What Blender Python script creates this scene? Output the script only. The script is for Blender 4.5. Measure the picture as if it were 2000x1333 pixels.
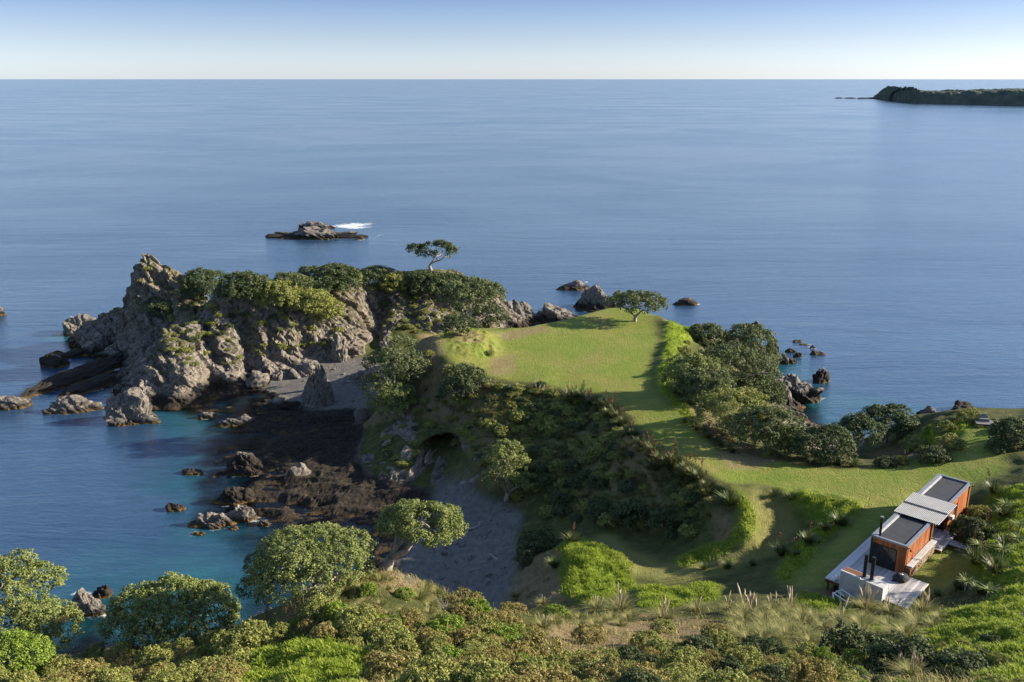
import bpy, math, random
import numpy as np
from mathutils import Vector, Matrix
from mathutils.geometry import delaunay_2d_cdt

# ------------------------------------------------------------------ clear
for o in list(bpy.data.objects):
    bpy.data.objects.remove(o, do_unlink=True)
scene = bpy.context.scene
COL = scene.collection
R = math.radians
rng = np.random.default_rng(7)
random.seed(7)

# ------------------------------------------------------------------ camera
CAM_Z, FPX, HOR = 52.0, 1750.0, 512.5            # height above the sea, focal length in photo pixels, horizon offset
PITCH = math.atan(HOR / FPX)
cam = bpy.data.cameras.new('camera')
cam.sensor_width = 36.0
cam.lens = 36.0 * FPX / 2000.0
cam.clip_start = 0.5
cam.clip_end = 90000.0
cam_o = bpy.data.objects.new('camera', cam)
COL.objects.link(cam_o)
cam_o.location = (0, 0, CAM_Z)
cam_o.rotation_euler = (R(90) - PITCH, 0, 0)
scene.camera = cam_o

# ------------------------------------------------------------------ sky, sun, exposure
SUN_EL, SUN_AZ = R(21.5), R(84)                    # azimuth clockwise from +Y
world = bpy.data.worlds.new('World')
scene.world = world
world.use_nodes = True
wn, wl = world.node_tree.nodes, world.node_tree.links
bg = wn['Background']
sky = wn.new('ShaderNodeTexSky')
sky.sky_type = 'NISHITA'
sky.sun_disc = False
sky.sun_elevation = SUN_EL
sky.sun_rotation = SUN_AZ
sky.altitude = 50
sky.air_density = 1.0
sky.dust_density = 0.4
sky.ozone_density = 1.4
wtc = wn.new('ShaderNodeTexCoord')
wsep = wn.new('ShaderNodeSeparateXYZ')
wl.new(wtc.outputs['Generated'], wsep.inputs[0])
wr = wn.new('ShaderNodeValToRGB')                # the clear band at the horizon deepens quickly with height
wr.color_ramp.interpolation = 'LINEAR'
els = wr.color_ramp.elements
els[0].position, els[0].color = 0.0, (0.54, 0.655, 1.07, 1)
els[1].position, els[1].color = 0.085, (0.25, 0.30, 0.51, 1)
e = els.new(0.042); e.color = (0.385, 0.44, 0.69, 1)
e = els.new(0.2); e.color = (0.80, 0.79, 0.86, 1)  # sky above the view brightened to add fill light and pale the sea
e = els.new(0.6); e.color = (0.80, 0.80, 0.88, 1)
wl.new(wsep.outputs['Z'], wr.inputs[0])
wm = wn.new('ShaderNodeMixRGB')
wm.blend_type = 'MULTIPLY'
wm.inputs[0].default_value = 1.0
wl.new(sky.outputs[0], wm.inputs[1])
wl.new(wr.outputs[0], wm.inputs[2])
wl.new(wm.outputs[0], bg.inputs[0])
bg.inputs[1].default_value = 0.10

sun = bpy.data.lights.new('sun', 'SUN')
sun.energy = 4.6
sun.angle = R(0.53)
sun.color = (1.0, 0.90, 0.74)
sun_o = bpy.data.objects.new('sun', sun)
COL.objects.link(sun_o)
sun_dir = Vector((math.sin(SUN_AZ) * math.cos(SUN_EL), math.cos(SUN_AZ) * math.cos(SUN_EL), math.sin(SUN_EL)))
sun_o.rotation_euler = sun_dir.to_track_quat('Z', 'Y').to_euler()
sun_o.location = (60, 0, 90)

vs = scene.view_settings
vs.view_transform = 'Standard'
vs.look = 'None'
vs.exposure = 1.5
vs.gamma = 1.0
vs.use_curve_mapping = False
scene.render.engine = 'CYCLES'
scene.cycles.use_denoising = True
scene.cycles.max_bounces = 6
scene.cycles.transparent_max_bounces = 8
scene.cycles.caustics_reflective = False
scene.cycles.caustics_refractive = False

# ------------------------------------------------------------------ photo pixel -> direction -> point on a level, or at a given depth
CP, SP = math.cos(PITCH), math.sin(PITCH)
def ray(px, py):
    u, v = (px - 1000.0) / FPX, (666.5 - py) / FPX
    return np.array((u, CP + v * SP, -SP + v * CP))
def W(px, py, z):
    d = ray(px, py)
    return d * ((z - CAM_Z) / d[2]) + np.array((0, 0, CAM_Z))
def WY(px, py, y):
    d = ray(px, py)
    return d * (y / d[1]) + np.array((0, 0, CAM_Z))

# ------------------------------------------------------------------ noise
def _hash(ix, iy, iz, seed):
    h = (ix.astype(np.int64) * 374761393 + iy.astype(np.int64) * 668265263 + iz.astype(np.int64) * 2147483647 + seed * 1274126177) & 0xFFFFFFFF
    h = ((h ^ (h >> 13)) * 1274126177) & 0xFFFFFFFF
    h = ((h ^ (h >> 16)) * 2246822519) & 0xFFFFFFFF
    return ((h ^ (h >> 15)) & 0xFFFFFF) / float(0xFFFFFF)
def vnoise(p, seed=0):
    p = np.asarray(p, float)
    if p.shape[1] == 2:
        p = np.concatenate([p, np.zeros((len(p), 1))], 1)
    i = np.floor(p).astype(np.int64); f = p - i
    f = f * f * (3 - 2 * f)
    out = 0
    zs = (0, 1) if np.any(f[:, 2] > 0) else (0,)
    for dx in (0, 1):
        wx = f[:, 0] if dx else 1 - f[:, 0]
        for dy in (0, 1):
            wy = f[:, 1] if dy else 1 - f[:, 1]
            for dz in zs:
                wz = f[:, 2] if dz else 1 - f[:, 2]
                out = out + wx * wy * wz * _hash(i[:, 0] + dx, i[:, 1] + dy, i[:, 2] + dz, seed)
    return out
def fbm(p, octaves=4, seed=0, ridged=False):
    a, s, t = 0.5, 0, 0
    q = np.asarray(p, float).copy()
    for k in range(octaves):
        n = vnoise(q, seed + k * 17)
        if ridged:
            n = 1 - np.abs(2 * n - 1)
        s = s + a * n; t += a
        a *= 0.5
        q = q * 2.03 + 13.7
    return s / t                                   # 0..1
def smooth(a, b, x):
    t = np.clip((x - a) / (b - a), 0, 1)
    return t * t * (3 - 2 * t)

# ------------------------------------------------------------------ mesh helpers
def mesh_np(name, v, f, smooth_shade=False, mats=None, mat_idx=None):
    """v (N,3); f (M,3) or (M,4) or a list of such arrays"""
    v = np.asarray(v, np.float32)
    fl = f if isinstance(f, list) else [f]
    fl = [np.asarray(a, np.int32) for a in fl if len(a)]
    me = bpy.data.meshes.new(name)
    me.vertices.add(len(v))
    me.vertices.foreach_set('co', v.ravel())
    loops = np.concatenate([a.ravel() for a in fl])
    tot = np.concatenate([np.full(len(a), a.shape[1], np.int32) for a in fl])
    start = np.concatenate([[0], np.cumsum(tot)[:-1]]).astype(np.int32)
    me.loops.add(len(loops))
    me.loops.foreach_set('vertex_index', loops)
    me.polygons.add(len(tot))
    me.polygons.foreach_set('loop_start', start)
    if mat_idx is not None:
        me.polygons.foreach_set('material_index', np.asarray(mat_idx, np.int32))
    me.polygons.foreach_set('use_smooth', np.full(len(tot), smooth_shade))
    me.update(calc_edges=True)
    for m in (mats or []):
        me.materials.append(m)
    return me
def link(name, data, parent=None, loc=None, rot=None, scale=None):
    o = bpy.data.objects.new(name, data)
    COL.objects.link(o)
    if parent is not None:
        o.parent = parent
    if loc is not None: o.location = loc
    if rot is not None: o.rotation_euler = rot
    if scale is not None: o.scale = scale if hasattr(scale, '__len__') else (scale,) * 3
    return o
def tag(o, label, cat, group=None):
    o['label'] = label; o['category'] = cat
    if group: o['group'] = group
    return o
def empty(name, loc, rz=0, scale=1.0):
    o = link(name, None, None, loc, (0, 0, rz), scale)
    o.empty_display_size = 0.3
    return o
def kind(o, k):
    o['kind'] = k
    return o
def copy_tree(o):
    c = o.copy(); COL.objects.link(c)
    for ch in o.children:
        d = ch.copy(); COL.objects.link(d); d.parent = c
    return c

class MB:
    """collects boxes, tubes and free faces into one mesh"""
    def __init__(s): s.v, s.t, s.q, s.n = [], [], [], 0
    def add(s, v, q=None, t=None):
        v = np.asarray(v, float).reshape(-1, 3)
        if q is not None and len(q): s.q.append(np.asarray(q, int).reshape(-1, 4) + s.n)
        if t is not None and len(t): s.t.append(np.asarray(t, int).reshape(-1, 3) + s.n)
        s.v.append(v); s.n += len(v)
        return s
    def box(s, lo, hi, M=None):
        x0, y0, z0 = lo; x1, y1, z1 = hi
        v = np.array([(x0, y0, z0), (x1, y0, z0), (x1, y1, z0), (x0, y1, z0), (x0, y0, z1), (x1, y0, z1), (x1, y1, z1), (x0, y1, z1)], float)
        if M is not None: v = v @ np.array(M)[:3, :3].T + np.array(M)[:3, 3]
        return s.add(v, [(0, 3, 2, 1), (4, 5, 6, 7), (0, 1, 5, 4), (1, 2, 6, 5), (2, 3, 7, 6), (3, 0, 4, 7)])
    def bar(s, a, b, w, h=None):
        a, b = np.asarray(a, float), np.asarray(b, float)
        h = h or w
        d = b - a; L = np.linalg.norm(d); d /= L
        up = np.array((0, 0, 1.0)) if abs(d[2]) < .95 else np.array((1.0, 0, 0))
        sx = np.cross(d, up); sx /= np.linalg.norm(sx); sz = np.cross(sx, d)
        v = [p + sx * i * w / 2 + sz * j * h / 2 for p in (a, b) for i, j in ((-1, -1), (1, -1), (1, 1), (-1, 1))]
        return s.add(v, [(0, 3, 2, 1), (4, 5, 6, 7), (0, 1, 5, 4), (1, 2, 6, 5), (2, 3, 7, 6), (3, 0, 4, 7)])
    def tube(s, pts, rad, n=7, cap=True):
        pts = np.asarray(pts, float); rad = np.broadcast_to(np.asarray(rad, float), (len(pts),))
        tg = np.gradient(pts, axis=0); tg /= np.maximum(np.linalg.norm(tg, axis=1, keepdims=True), 1e-6)
        ref = np.array((0.31, 0.17, 0.93))
        if abs(tg[0] @ ref) > .9: ref = np.array((1.0, 0.1, 0))
        rings = []
        nx = np.cross(tg[0], ref); nx /= np.linalg.norm(nx)
        for p, t, r in zip(pts, tg, rad):
            nx = nx - t * (nx @ t); nx /= max(np.linalg.norm(nx), 1e-6)
            ny = np.cross(t, nx)
            a = np.arange(n) * 2 * math.pi / n
            rings.append(p + r * (np.cos(a)[:, None] * nx + np.sin(a)[:, None] * ny))
        v = np.concatenate(rings); q = []
        for k in range(len(pts) - 1):
            for j in range(n):
                q.append((k * n + j, k * n + (j + 1) % n, (k + 1) * n + (j + 1) % n, (k + 1) * n + j))
        t = []
        if cap:
            v = np.concatenate([v, pts[:1], pts[-1:]])
            c0, c1 = len(v) - 2, len(v) - 1
            for j in range(n):
                t.append((c0, (j + 1) % n, j)); t.append((c1, (len(pts) - 1) * n + j, (len(pts) - 1) * n + (j + 1) % n))
        return s.add(v, q, t)
    def mesh(s, name, mat=None, smooth_shade=False):
        f = []
        if s.q: f.append(np.concatenate(s.q))
        if s.t: f.append(np.concatenate(s.t))
        return mesh_np(name, np.concatenate(s.v), f, smooth_shade, [mat] if mat else None)
    def build(s, name, mat, parent=None, **k):
        return link(name, s.mesh(name, mat, k.pop('smooth_shade', False)), parent, **k)

# ------------------------------------------------------------------ material helpers
class NT:
    def __init__(s, name):
        s.m = bpy.data.materials.new(name); s.m.use_nodes = True
        s.t = s.m.node_tree; s.n = s.t.nodes; s.l = s.t.links
        s.b = s.n['Principled BSDF']; s.out = s.n['Material Output']
    def new(s, t, **k):
        n = s.n.new(t)
        for a, b in k.items(): setattr(n, a, b)
        return n
    def set(s, sock, val):
        if isinstance(val, bpy.types.NodeSocket): s.l.new(val, sock)
        elif val is not None: sock.default_value = val
        return s
    def coord(s): return s.new('ShaderNodeTexCoord').outputs['Object']
    def pos(s): return s.new('ShaderNodeNewGeometry').outputs['Position']
    def noise(s, scale, vec=None, detail=4, rough=.55, dist=0):
        n = s.new('ShaderNodeTexNoise')
        n.inputs['Scale'].default_value = scale; n.inputs['Detail'].default_value = detail
        n.inputs['Roughness'].default_value = rough; n.inputs['Distortion'].default_value = dist
        if vec is not None: s.l.new(vec, n.inputs['Vector'])
        return n.outputs['Fac']
    def mapping(s, vec, scale=(1, 1, 1), rot=(0, 0, 0)):
        n = s.new('ShaderNodeMapping'); n.inputs['Scale'].default_value = scale; n.inputs['Rotation'].default_value = rot
        s.l.new(vec, n.inputs['Vector']); return n.outputs[0]
    def ramp(s, fac, stops, interp='LINEAR'):
        n = s.new('ShaderNodeValToRGB'); n.color_ramp.interpolation = interp
        e = n.color_ramp.elements
        while len(e) < len(stops): e.new(0.5)
        for k, (p, c) in enumerate(stops):
            e[k].position = p; e[k].color = tuple(c) + (1,) if len(c) == 3 else c
        s.l.new(fac, n.inputs[0]); return n.outputs[0]
    def math(s, op, a, b=None, clamp=False):
        n = s.new('ShaderNodeMath', operation=op, use_clamp=clamp)
        s.set(n.inputs[0], a); s.set(n.inputs[1], b); return n.outputs[0]
    def mix(s, fac, a, b, blend='MIX'):
        n = s.new('ShaderNodeMixRGB', blend_type=blend)
        s.set(n.inputs[0], fac)
        for k, c in ((1, a), (2, b)):
            s.set(n.inputs[k], tuple(c) + (1,) if isinstance(c, tuple) and len(c) == 3 else c)
        return n.outputs[0]
    def maprange(s, v, a, b, c=0, d=1):
        n = s.new('ShaderNodeMapRange'); n.interpolation_type = 'SMOOTHSTEP'
        s.l.new(v, n.inputs[0])
        for k, x in enumerate((a, b, c, d)): n.inputs[k + 1].default_value = x
        return n.outputs[0]
    def attr(s, name, out='Fac'):
        n = s.new('ShaderNodeAttribute', attribute_name=name); return n.outputs[out]
    def bump(s, h, strength=.5, dist=.1, normal=None):
        n = s.new('ShaderNodeBump'); n.inputs['Strength'].default_value = strength; n.inputs['Distance'].default_value = dist
        s.l.new(h, n.inputs['Height'])
        if normal is not None: s.l.new(normal, n.inputs['Normal'])
        return n.outputs[0]
    def done(s, color=None, rough=.8, normal=None, spec=.3, metal=None):
        b = s.b
        if isinstance(color, tuple) and len(color) == 3: color = color + (1,)
        s.set(b.inputs['Base Color'], color); s.set(b.inputs['Roughness'], rough); s.set(b.inputs['Specular IOR Level'], spec)
        if metal is not None: b.inputs['Metallic'].default_value = metal
        if normal is not None: s.l.new(normal, b.inputs['Normal'])
        return s.m
# ------------------------------------------------------------------ the land: surveyed points -> triangulation -> fine grid
CTRL = []
def P(*pts):                                       # (photo x, photo y, height)
    for a, b, z in pts: CTRL.append(tuple(W(a, b, z)))
def PY(*pts):                                      # (photo x, photo y, depth)
    for a, b, y in pts: CTRL.append(tuple(WY(a, b, y)))
def X(*pts):
    CTRL.extend(pts)
def line(fn, pts, step):
    out = []
    for (a, b) in zip(pts[:-1], pts[1:]):
        n = max(1, int(math.hypot(b[0] - a[0], b[1] - a[1]) / step))
        for k in range(n):
            out.append(tuple(a[i] + (b[i] - a[i]) * k / n for i in range(3)))
    out.append(pts[-1]); fn(*out)

# lawn
P((940, 735, 11), (1060, 745, 11), (1160, 762, 11), (1000, 690, 11), (1130, 690, 11), (1240, 690, 11), (1275, 690, 11), (1230, 640, 11), (1150, 620, 11),
  (1100, 650, 11), (1000, 720, 11), (1100, 720, 11), (1200, 730, 11), (1255, 650, 11), (1050, 665, 11), (1250, 740, 11), (1250, 770, 11))
line(P, [(985, 648, 11), (1060, 630, 11), (1120, 618, 11), (1190, 600, 11), (1250, 602, 11)], 30)
P((825, 655, 12.6), (880, 648, 12.6), (945, 650, 12.5), (900, 690, 12.2), (865, 700, 12.0), (850, 670, 12.6), (975, 665, 11.1), (980, 690, 11), (950, 715, 11), (930, 680, 12.3))
# bank along the east side of the lawn
line(P, [(1268, 612, 11), (1282, 640, 11), (1292, 665, 11), (1280, 700, 11), (1268, 735, 11), (1285, 765, 11)], 12)
line(P, [(1290, 612, 11.5), (1312, 640, 12.0), (1325, 660, 12.0), (1302, 690, 12.1), (1290, 725, 12.2), (1320, 775, 12.0), (1355, 800, 11.6)], 12)
P((1335, 630, 9.6), (1372, 655, 8.6), (1350, 670, 9.6), (1330, 700, 10))
X((30, 157, 7), (34, 166, 3), (25, 173, 3), (38, 150, 5), (44, 150, 1.5), (48, 152, -.6), (54, 152, -3), (44, 165, .8), (46, 178, .4), (50, 180, -1), (40, 182, -.5), (33, 180, .2), (56, 180, -4), (45, 190, -4),
  (30, 133, 8.5), (36, 133, 5), (43, 133, 1.5), (47, 133, -.6), (53, 133, -3), (30, 142, 9), (35, 140, 6.4), (42, 142, 2.5),
  (27, 118, 10.5), (33, 117, 7.5), (40, 117, 3.4), (46, 118, .8), (49, 124, -.2), (54, 126, -2.5), (28, 125, 9.8), (35, 125, 5.8), (43, 126, 1.6))
# bank behind the lawn
X((5, 158, 7), (5, 166, 3), (5, 174, .3), (5, 182, -2), (-6, 160, 6), (-8, 152, 10), (-7, 168, 2), (14, 167, 7), (14, 174, 2.5), (15, 182, -.5), (20, 170, 7), (21, 177, 2), (22, 184, -1.5), (30, 188, -3), (10, 190, -4), (0, 185, -1.5), (-2, 176, .6))
# ridge path to the house
P((1310, 830, 11.4), (1340, 860, 11.4), (1290, 820, 11.2), (1380, 890, 11.6), (1420, 920, 12), (1370, 845, 11.5), (1420, 880, 11.6), (1480, 910, 11.8), (1480, 950, 12.2), (1560, 930, 12.2),
  (1640, 940, 12.5), (1740, 930, 12.7), (1840, 910, 13.2), (1900, 890, 13.8), (1700, 970, 12.9), (1600, 965, 12.4), (1800, 950, 13.0), (1940, 920, 14), (2000, 880, 14.6), (1900, 860, 13.8), (1960, 860, 14.4))
line(P, [(1380, 830, 11.4), (1440, 868, 11.3), (1490, 884, 11.4), (1560, 900, 11.7), (1640, 910, 12), (1740, 905, 12.3), (1800, 890, 12.8), (1850, 872, 13.3), (1880, 850, 13.8)], 18)
P((1920, 832, 14), (1900, 826, 13.9), (1950, 828, 14.1), (1985, 830, 15), (2030, 850, 15.5))
X((33, 101, 8.5), (38, 107, 6), (43, 113, 3), (31, 97, 10.5), (29, 108, 9.5), (34, 110, 6.6))
P((1700, 890, 8), (1750, 890, 8.6), (1800, 878, 10.4))
line(P, [(1696, 878, 4.2), (1730, 866, 7.2), (1785, 842, 11), (1815, 828, 12.8), (1855, 822, 13.7)], 14)
X((47, 118, 2.4), (52, 118, 2.2), (56, 118, 2.8), (50, 112, 6.5), (52, 108, 10.6), (56, 104, 13), (58, 112, 8), (62, 120, 2.2), (64, 128, .6), (60, 128, -1), (66, 136, -2), (64, 104, 13), (66, 113, 7.5), (70, 125, 1), (78, 128, -2), (74, 112, 10), (80, 95, 16), (75, 80, 19), (90, 120, 0), (92, 135, -5))
# house ground
P((1640, 1040, 12.4), (1690, 995, 12.8), (1610, 1080, 12.2), (1660, 1080, 12.7), (1700, 1040, 12.9), (1570, 1120, 12.1), (1610, 1145, 12.2), (1650, 1165, 12.3), (1740, 980, 12.9), (1560, 1150, 12.3), (1600, 1110, 12.3),
  (1760, 1060, 13.1), (1800, 1020, 13.1), (1850, 990, 13.2), (1900, 960, 13.5), (1830, 1090, 13.2), (1850, 1130, 13.2), (1800, 1110, 13.2), (1880, 1070, 13.3), (1900, 1000, 13.4), (1930, 1040, 13.8), (1930, 1110, 14.2), (1750, 1180, 13.0), (1690, 1180, 12.5))
P((1990, 960, 15), (2000, 1050, 15.3), (2000, 1120, 16.2), (1960, 990, 14.3), (1970, 1090, 15.4), (1950, 930, 14.2))
line(P, [(1690, 996, 12.7), (1650, 1035, 12.2), (1595, 1080, 12.0), (1530, 1128, 11.6), (1440, 1150, 11)], 20)
# cut track going down to the cove
line(P, [(1478, 948, 12), (1500, 985, 11.2), (1512, 1030, 10.2), (1465, 1070, 9.3), (1390, 1100, 8.5), (1300, 1118, 7.9), (1235, 1105, 7.1), (1195, 1066, 6.3), (1170, 1048, 5.9)], 22)
line(P, [(1535, 990, 11), (1560, 1030, 10.3), (1510, 1075, 9.4), (1420, 1115, 8.6), (1330, 1132, 7.9)], 22)
line(P, [(1502, 955, 12.4), (1560, 962, 12.6), (1620, 975, 12.7), (1678, 988, 12.8)], 22)
P((1620, 1015, 11.7), (1580, 995, 11.6), (1540, 970, 11.9))
line(P, [(1448, 960, 12.6), (1466, 1005, 12.3), (1466, 1042, 11.3), (1425, 1078, 10.1), (1345, 1098, 9.0)], 18)
P((1400, 1010, 10.4), (1420, 1050, 9.8), (1350, 1045, 8.2), (1300, 1010, 8), (1300, 1060, 7), (1250, 1045, 6.2), (1340, 1080, 8))
# bright mound beside the track
line(P, [(1105, 1072, 7.6), (1150, 1066, 8.0), (1195, 1078, 7.8), (1225, 1120, 7.8)], 16)
P((1120, 1110, 8.2), (1170, 1110, 8.4), (1200, 1140, 8.2), (1130, 1150, 8.4), (1095, 1150, 8.0), (1080, 1110, 6.6), (1060, 1080, 4.6), (1150, 1175, 9.4), (1240, 1160, 9.2))
P((1300, 1160, 9.8), (1380, 1150, 10.2), (1330, 1140, 8.6))
# cliff of the cove
line(P, [(862, 712, 11.6), (930, 745, 10.7), (1060, 757, 10.7), (1160, 775, 10.7), (1215, 815, 10.9), (1250, 850, 11.3), (1300, 890, 11.8), (1350, 920, 12.2), (1400, 950, 12.5)], 22)
line(P, [(905, 952, 1.8), (960, 972, 2.0), (1010, 1002, 2.2), (1018, 1050, 2.4), (1005, 1100, 2.4), (985, 1150, 2.5)], 22)
P((1200, 900, 8.4), (1250, 960, 7.9), (1150, 980, 5.2), (1100, 1020, 3.8), (1060, 1055, 3.2), (1100, 900, 6.2), (1140, 840, 8.4), (1060, 830, 7.6), (1000, 900, 5), (1050, 960, 3.6), (1300, 960, 9.2),
  (950, 830, 7.2), (900, 800, 7.2), (940, 900, 4.2), (860, 880, 3.8), (870, 830, 5.4), (850, 945, 1.7), (880, 760, 9.0), (1000, 800, 8.6))
P((800, 812, 4.6), (760, 850, 3.6), (725, 895, 1.9), (800, 895, 3.2), (690, 905, 1.0), (790, 940, 1.4), (820, 780, 6.8), (780, 770, 5), (760, 720, 4.5), (790, 690, 9), (750, 790, 2.2), (800, 720, 9.5))
# cove beach, reef and sea bed
P((860, 980, .6), (930, 1020, 1.0), (900, 1080, .6), (960, 1080, 1.3), (950, 1160, 1.3), (870, 1130, .5), (800, 1090, .3), (800, 1000, .3))
P((700, 840, .8), (640, 850, .5), (560, 850, .4), (480, 860, .1), (430, 880, -.3), (600, 900, .5), (700, 950, .6), (560, 950, .3), (460, 950, -.1), (400, 960, -.5), (500, 1000, .1), (620, 985, .5), (750, 975, .8), (400, 1020, -.35),
  (330, 980, -1.8), (330, 900, -3), (385, 855, -1.5), (350, 832, -1.7), (450, 795, -1.0), (500, 778, -.6), (500, 820, .1), (420, 835, -.7), (560, 810, .5), (650, 820, .9), (720, 800, 1.2),
  (430, 1060, -1.1), (400, 1100, -2.6), (300, 1050, -4.5), (200, 950, -7), (100, 900, -9), (100, 1050, -6), (0, 1000, -9), (470, 1130, -1.6), (300, 1130, -3.2), (200, 1170, -1.6), (150, 1235, -1.0), (240, 1225, -1.0),
  (700, 1050, -.4), (600, 1080, -.8), (500, 1150, -1.2), (790, 1140, .3), (700, 1120, -.2), (50, 850, -9))
P((560, 742, .6), (600, 732, 1), (650, 722, 1.5), (700, 722, 2), (740, 722, 2.3), (730, 762, 1.4), (690, 785, 1.1), (620, 790, .8), (560, 775, .35))
# the rocky headland
P((120, 655, 0), (190, 662, 0), (222, 690, 0), (236, 725, 0), (225, 762, 0), (285, 800, 0), (330, 804, 0), (370, 796, 0), (410, 778, 0), (470, 766, 0), (522, 752, .2))
P((115, 690, -3), (150, 740, -3.5), (120, 790, -5), (200, 830, -4), (300, 850, -3), (100, 640, -4), (60, 600, -7))
line(P, [(560, 724, .9), (600, 716, 1.4), (650, 709, 1.7), (700, 704, 1.9), (745, 697, 2.2)], 18)
PY((290, 495, 171.5), (278, 503, 171.5), (303, 502, 171.5), (262, 526, 172), (240, 560, 172), (215, 595, 173), (185, 613, 174), (150, 633, 176), (322, 518, 170.5), (345, 521, 171), (352, 545, 170), (300, 600, 165), (285, 645, 164),
   (340, 600, 164), (320, 560, 167), (260, 600, 168), (240, 640, 167))
X((-60.5, 158, 6.5), (-57, 162.5, 8.8))
P((255, 668, 1.6), (225, 655, 1.2), (260, 700, .8), (245, 745, .7))
PY((362, 590, 162), (330, 622, 153), (318, 650, 149.5), (305, 690, 145), (290, 735, 141.5), (345, 690, 146.5), (370, 730, 143.5), (400, 690, 149), (350, 640, 153), (390, 610, 156),
   (405, 570, 160), (470, 556, 163), (550, 548, 167), (650, 540, 172), (700, 530, 175), (760, 524, 178), (830, 520, 183), (890, 528, 186), (935, 545, 188), (965, 572, 193), (982, 586, 198),
   (440, 592, 157.5), (520, 577, 159.5), (565, 580, 160.5), (610, 610, 161), (655, 650, 161.8), (690, 662, 163), (450, 660, 152.5), (440, 720, 148.5), (510, 680, 154), (560, 660, 156.5), (500, 725, 151), (600, 670, 158.6), (640, 690, 160),
   (700, 565, 176), (722, 640, 169), (735, 668, 166), (780, 600, 174), (800, 640, 169.5), (850, 615, 173), (885, 605, 178), (820, 565, 178), (900, 565, 182), (770, 560, 178), (760, 650, 167.5), (950, 590, 190), (600, 570, 166), (650, 590, 167), (690, 610, 168))
X((-25, 153, 2.4), (-20, 158, 2.4), (-12, 160, 2.6), (-10, 168, 2.6), (-4, 180, 3), (0, 190, 2.5), (3, 198, .3), (-3, 206, -.5), (6, 205, -3), (-20, 146, 5), (-16, 151, 6.5), (-10, 155, 8),
  (-84, 178, -1.5), (-72, 178, 4), (-70, 184, -1.5), (-60, 178, 6), (-60, 186, -1.5), (-45, 182, 6), (-45, 191, -1.5), (-30, 188, 6), (-30, 197, -1.5), (-15, 195, 6), (-14, 204, -1.5), (-8, 198, 5))
X((-90, 195, -8), (-60, 200, -8), (-30, 208, -8), (0, 215, -8), (30, 205, -8), (60, 200, -8), (-110, 170, -9), (-110, 140, -9), (-110, 110, -10), (-80, 115, -9), (-75, 90, -8), (65, 160, -6), (75, 145, -6))
# near hill
line(P, [(0, 1320, 20.5), (150, 1277, 16.5), (250, 1264, 16.3), (400, 1250, 17), (470, 1217, 17.2), (560, 1172, 20.2), (640, 1124, 22.3), (720, 1104, 23.0), (760, 1103, 22.6), (830, 1130, 21.2), (900, 1162, 19.6), (960, 1186, 18.4), (1030, 1198, 16.8), (1100, 1196, 14.8), (1180, 1194, 13.2), (1250, 1200, 13.2), (1350, 1200, 13.8), (1450, 1188, 13.0), (1550, 1180, 12.7), (1640, 1195, 13.0), (1720, 1215, 14), (1800, 1205, 14), (1900, 1185, 15), (2000, 1170, 18)], 40)
P((600, 1260, 25.2), (600, 1333, 29), (300, 1333, 23.5), (100, 1333, 20.5), (450, 1300, 23.2), (900, 1255, 24.6), (900, 1333, 29.5), (1100, 1250, 20), (1200, 1280, 21.4), (1200, 1333, 26.5), (1400, 1222, 16), (1400, 1280, 21.2), (1400, 1333, 26), (1600, 1260, 18.3), (1600, 1333, 25), (1800, 1260, 18.3), (1800, 1333, 25), (2000, 1250, 21.3), (2000, 1333, 27), (1250, 1225, 15.2), (750, 1200, 24))
X((-14, 60, 10), (-8, 60, 12.5), (-9, 70, 2.2), (-2, 62, 9), (1, 60, 10.5), (-16, 66, 3), (-20, 62, 5), (-3, 70, 4), (0, 66, 8.5), (4, 64, 9.4), (-1, 73, 3.2), (-12, 76, .4), (-20, 72, -.8), (-24, 60, 8), (-26, 67, 1.2), (-34, 62, 6), (-38, 68, 1.5), (-40, 73, -.5), (-48, 62, 5), (-52, 70, -1), (-32, 76, -1.4), (-60, 56, 6), (-75, 60, -3),
  (-36, 54, 13), (-46, 50, 13.5), (-60, 40, 15), (-80, 40, 4), (-60, 20, 22), (-90, 20, 8), (-30, 20, 31), (0, 20, 36), (30, 20, 35), (60, 20, 35), (0, 4, 42), (-40, 4, 36), (40, 4, 42), (90, 4, 45), (90, 40, 34), (60, 45, 24), (90, 70, 21), (-95, 4, 10), (50, 60, 17.6), (48, 75, 15.6), (62, 62, 19))

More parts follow.
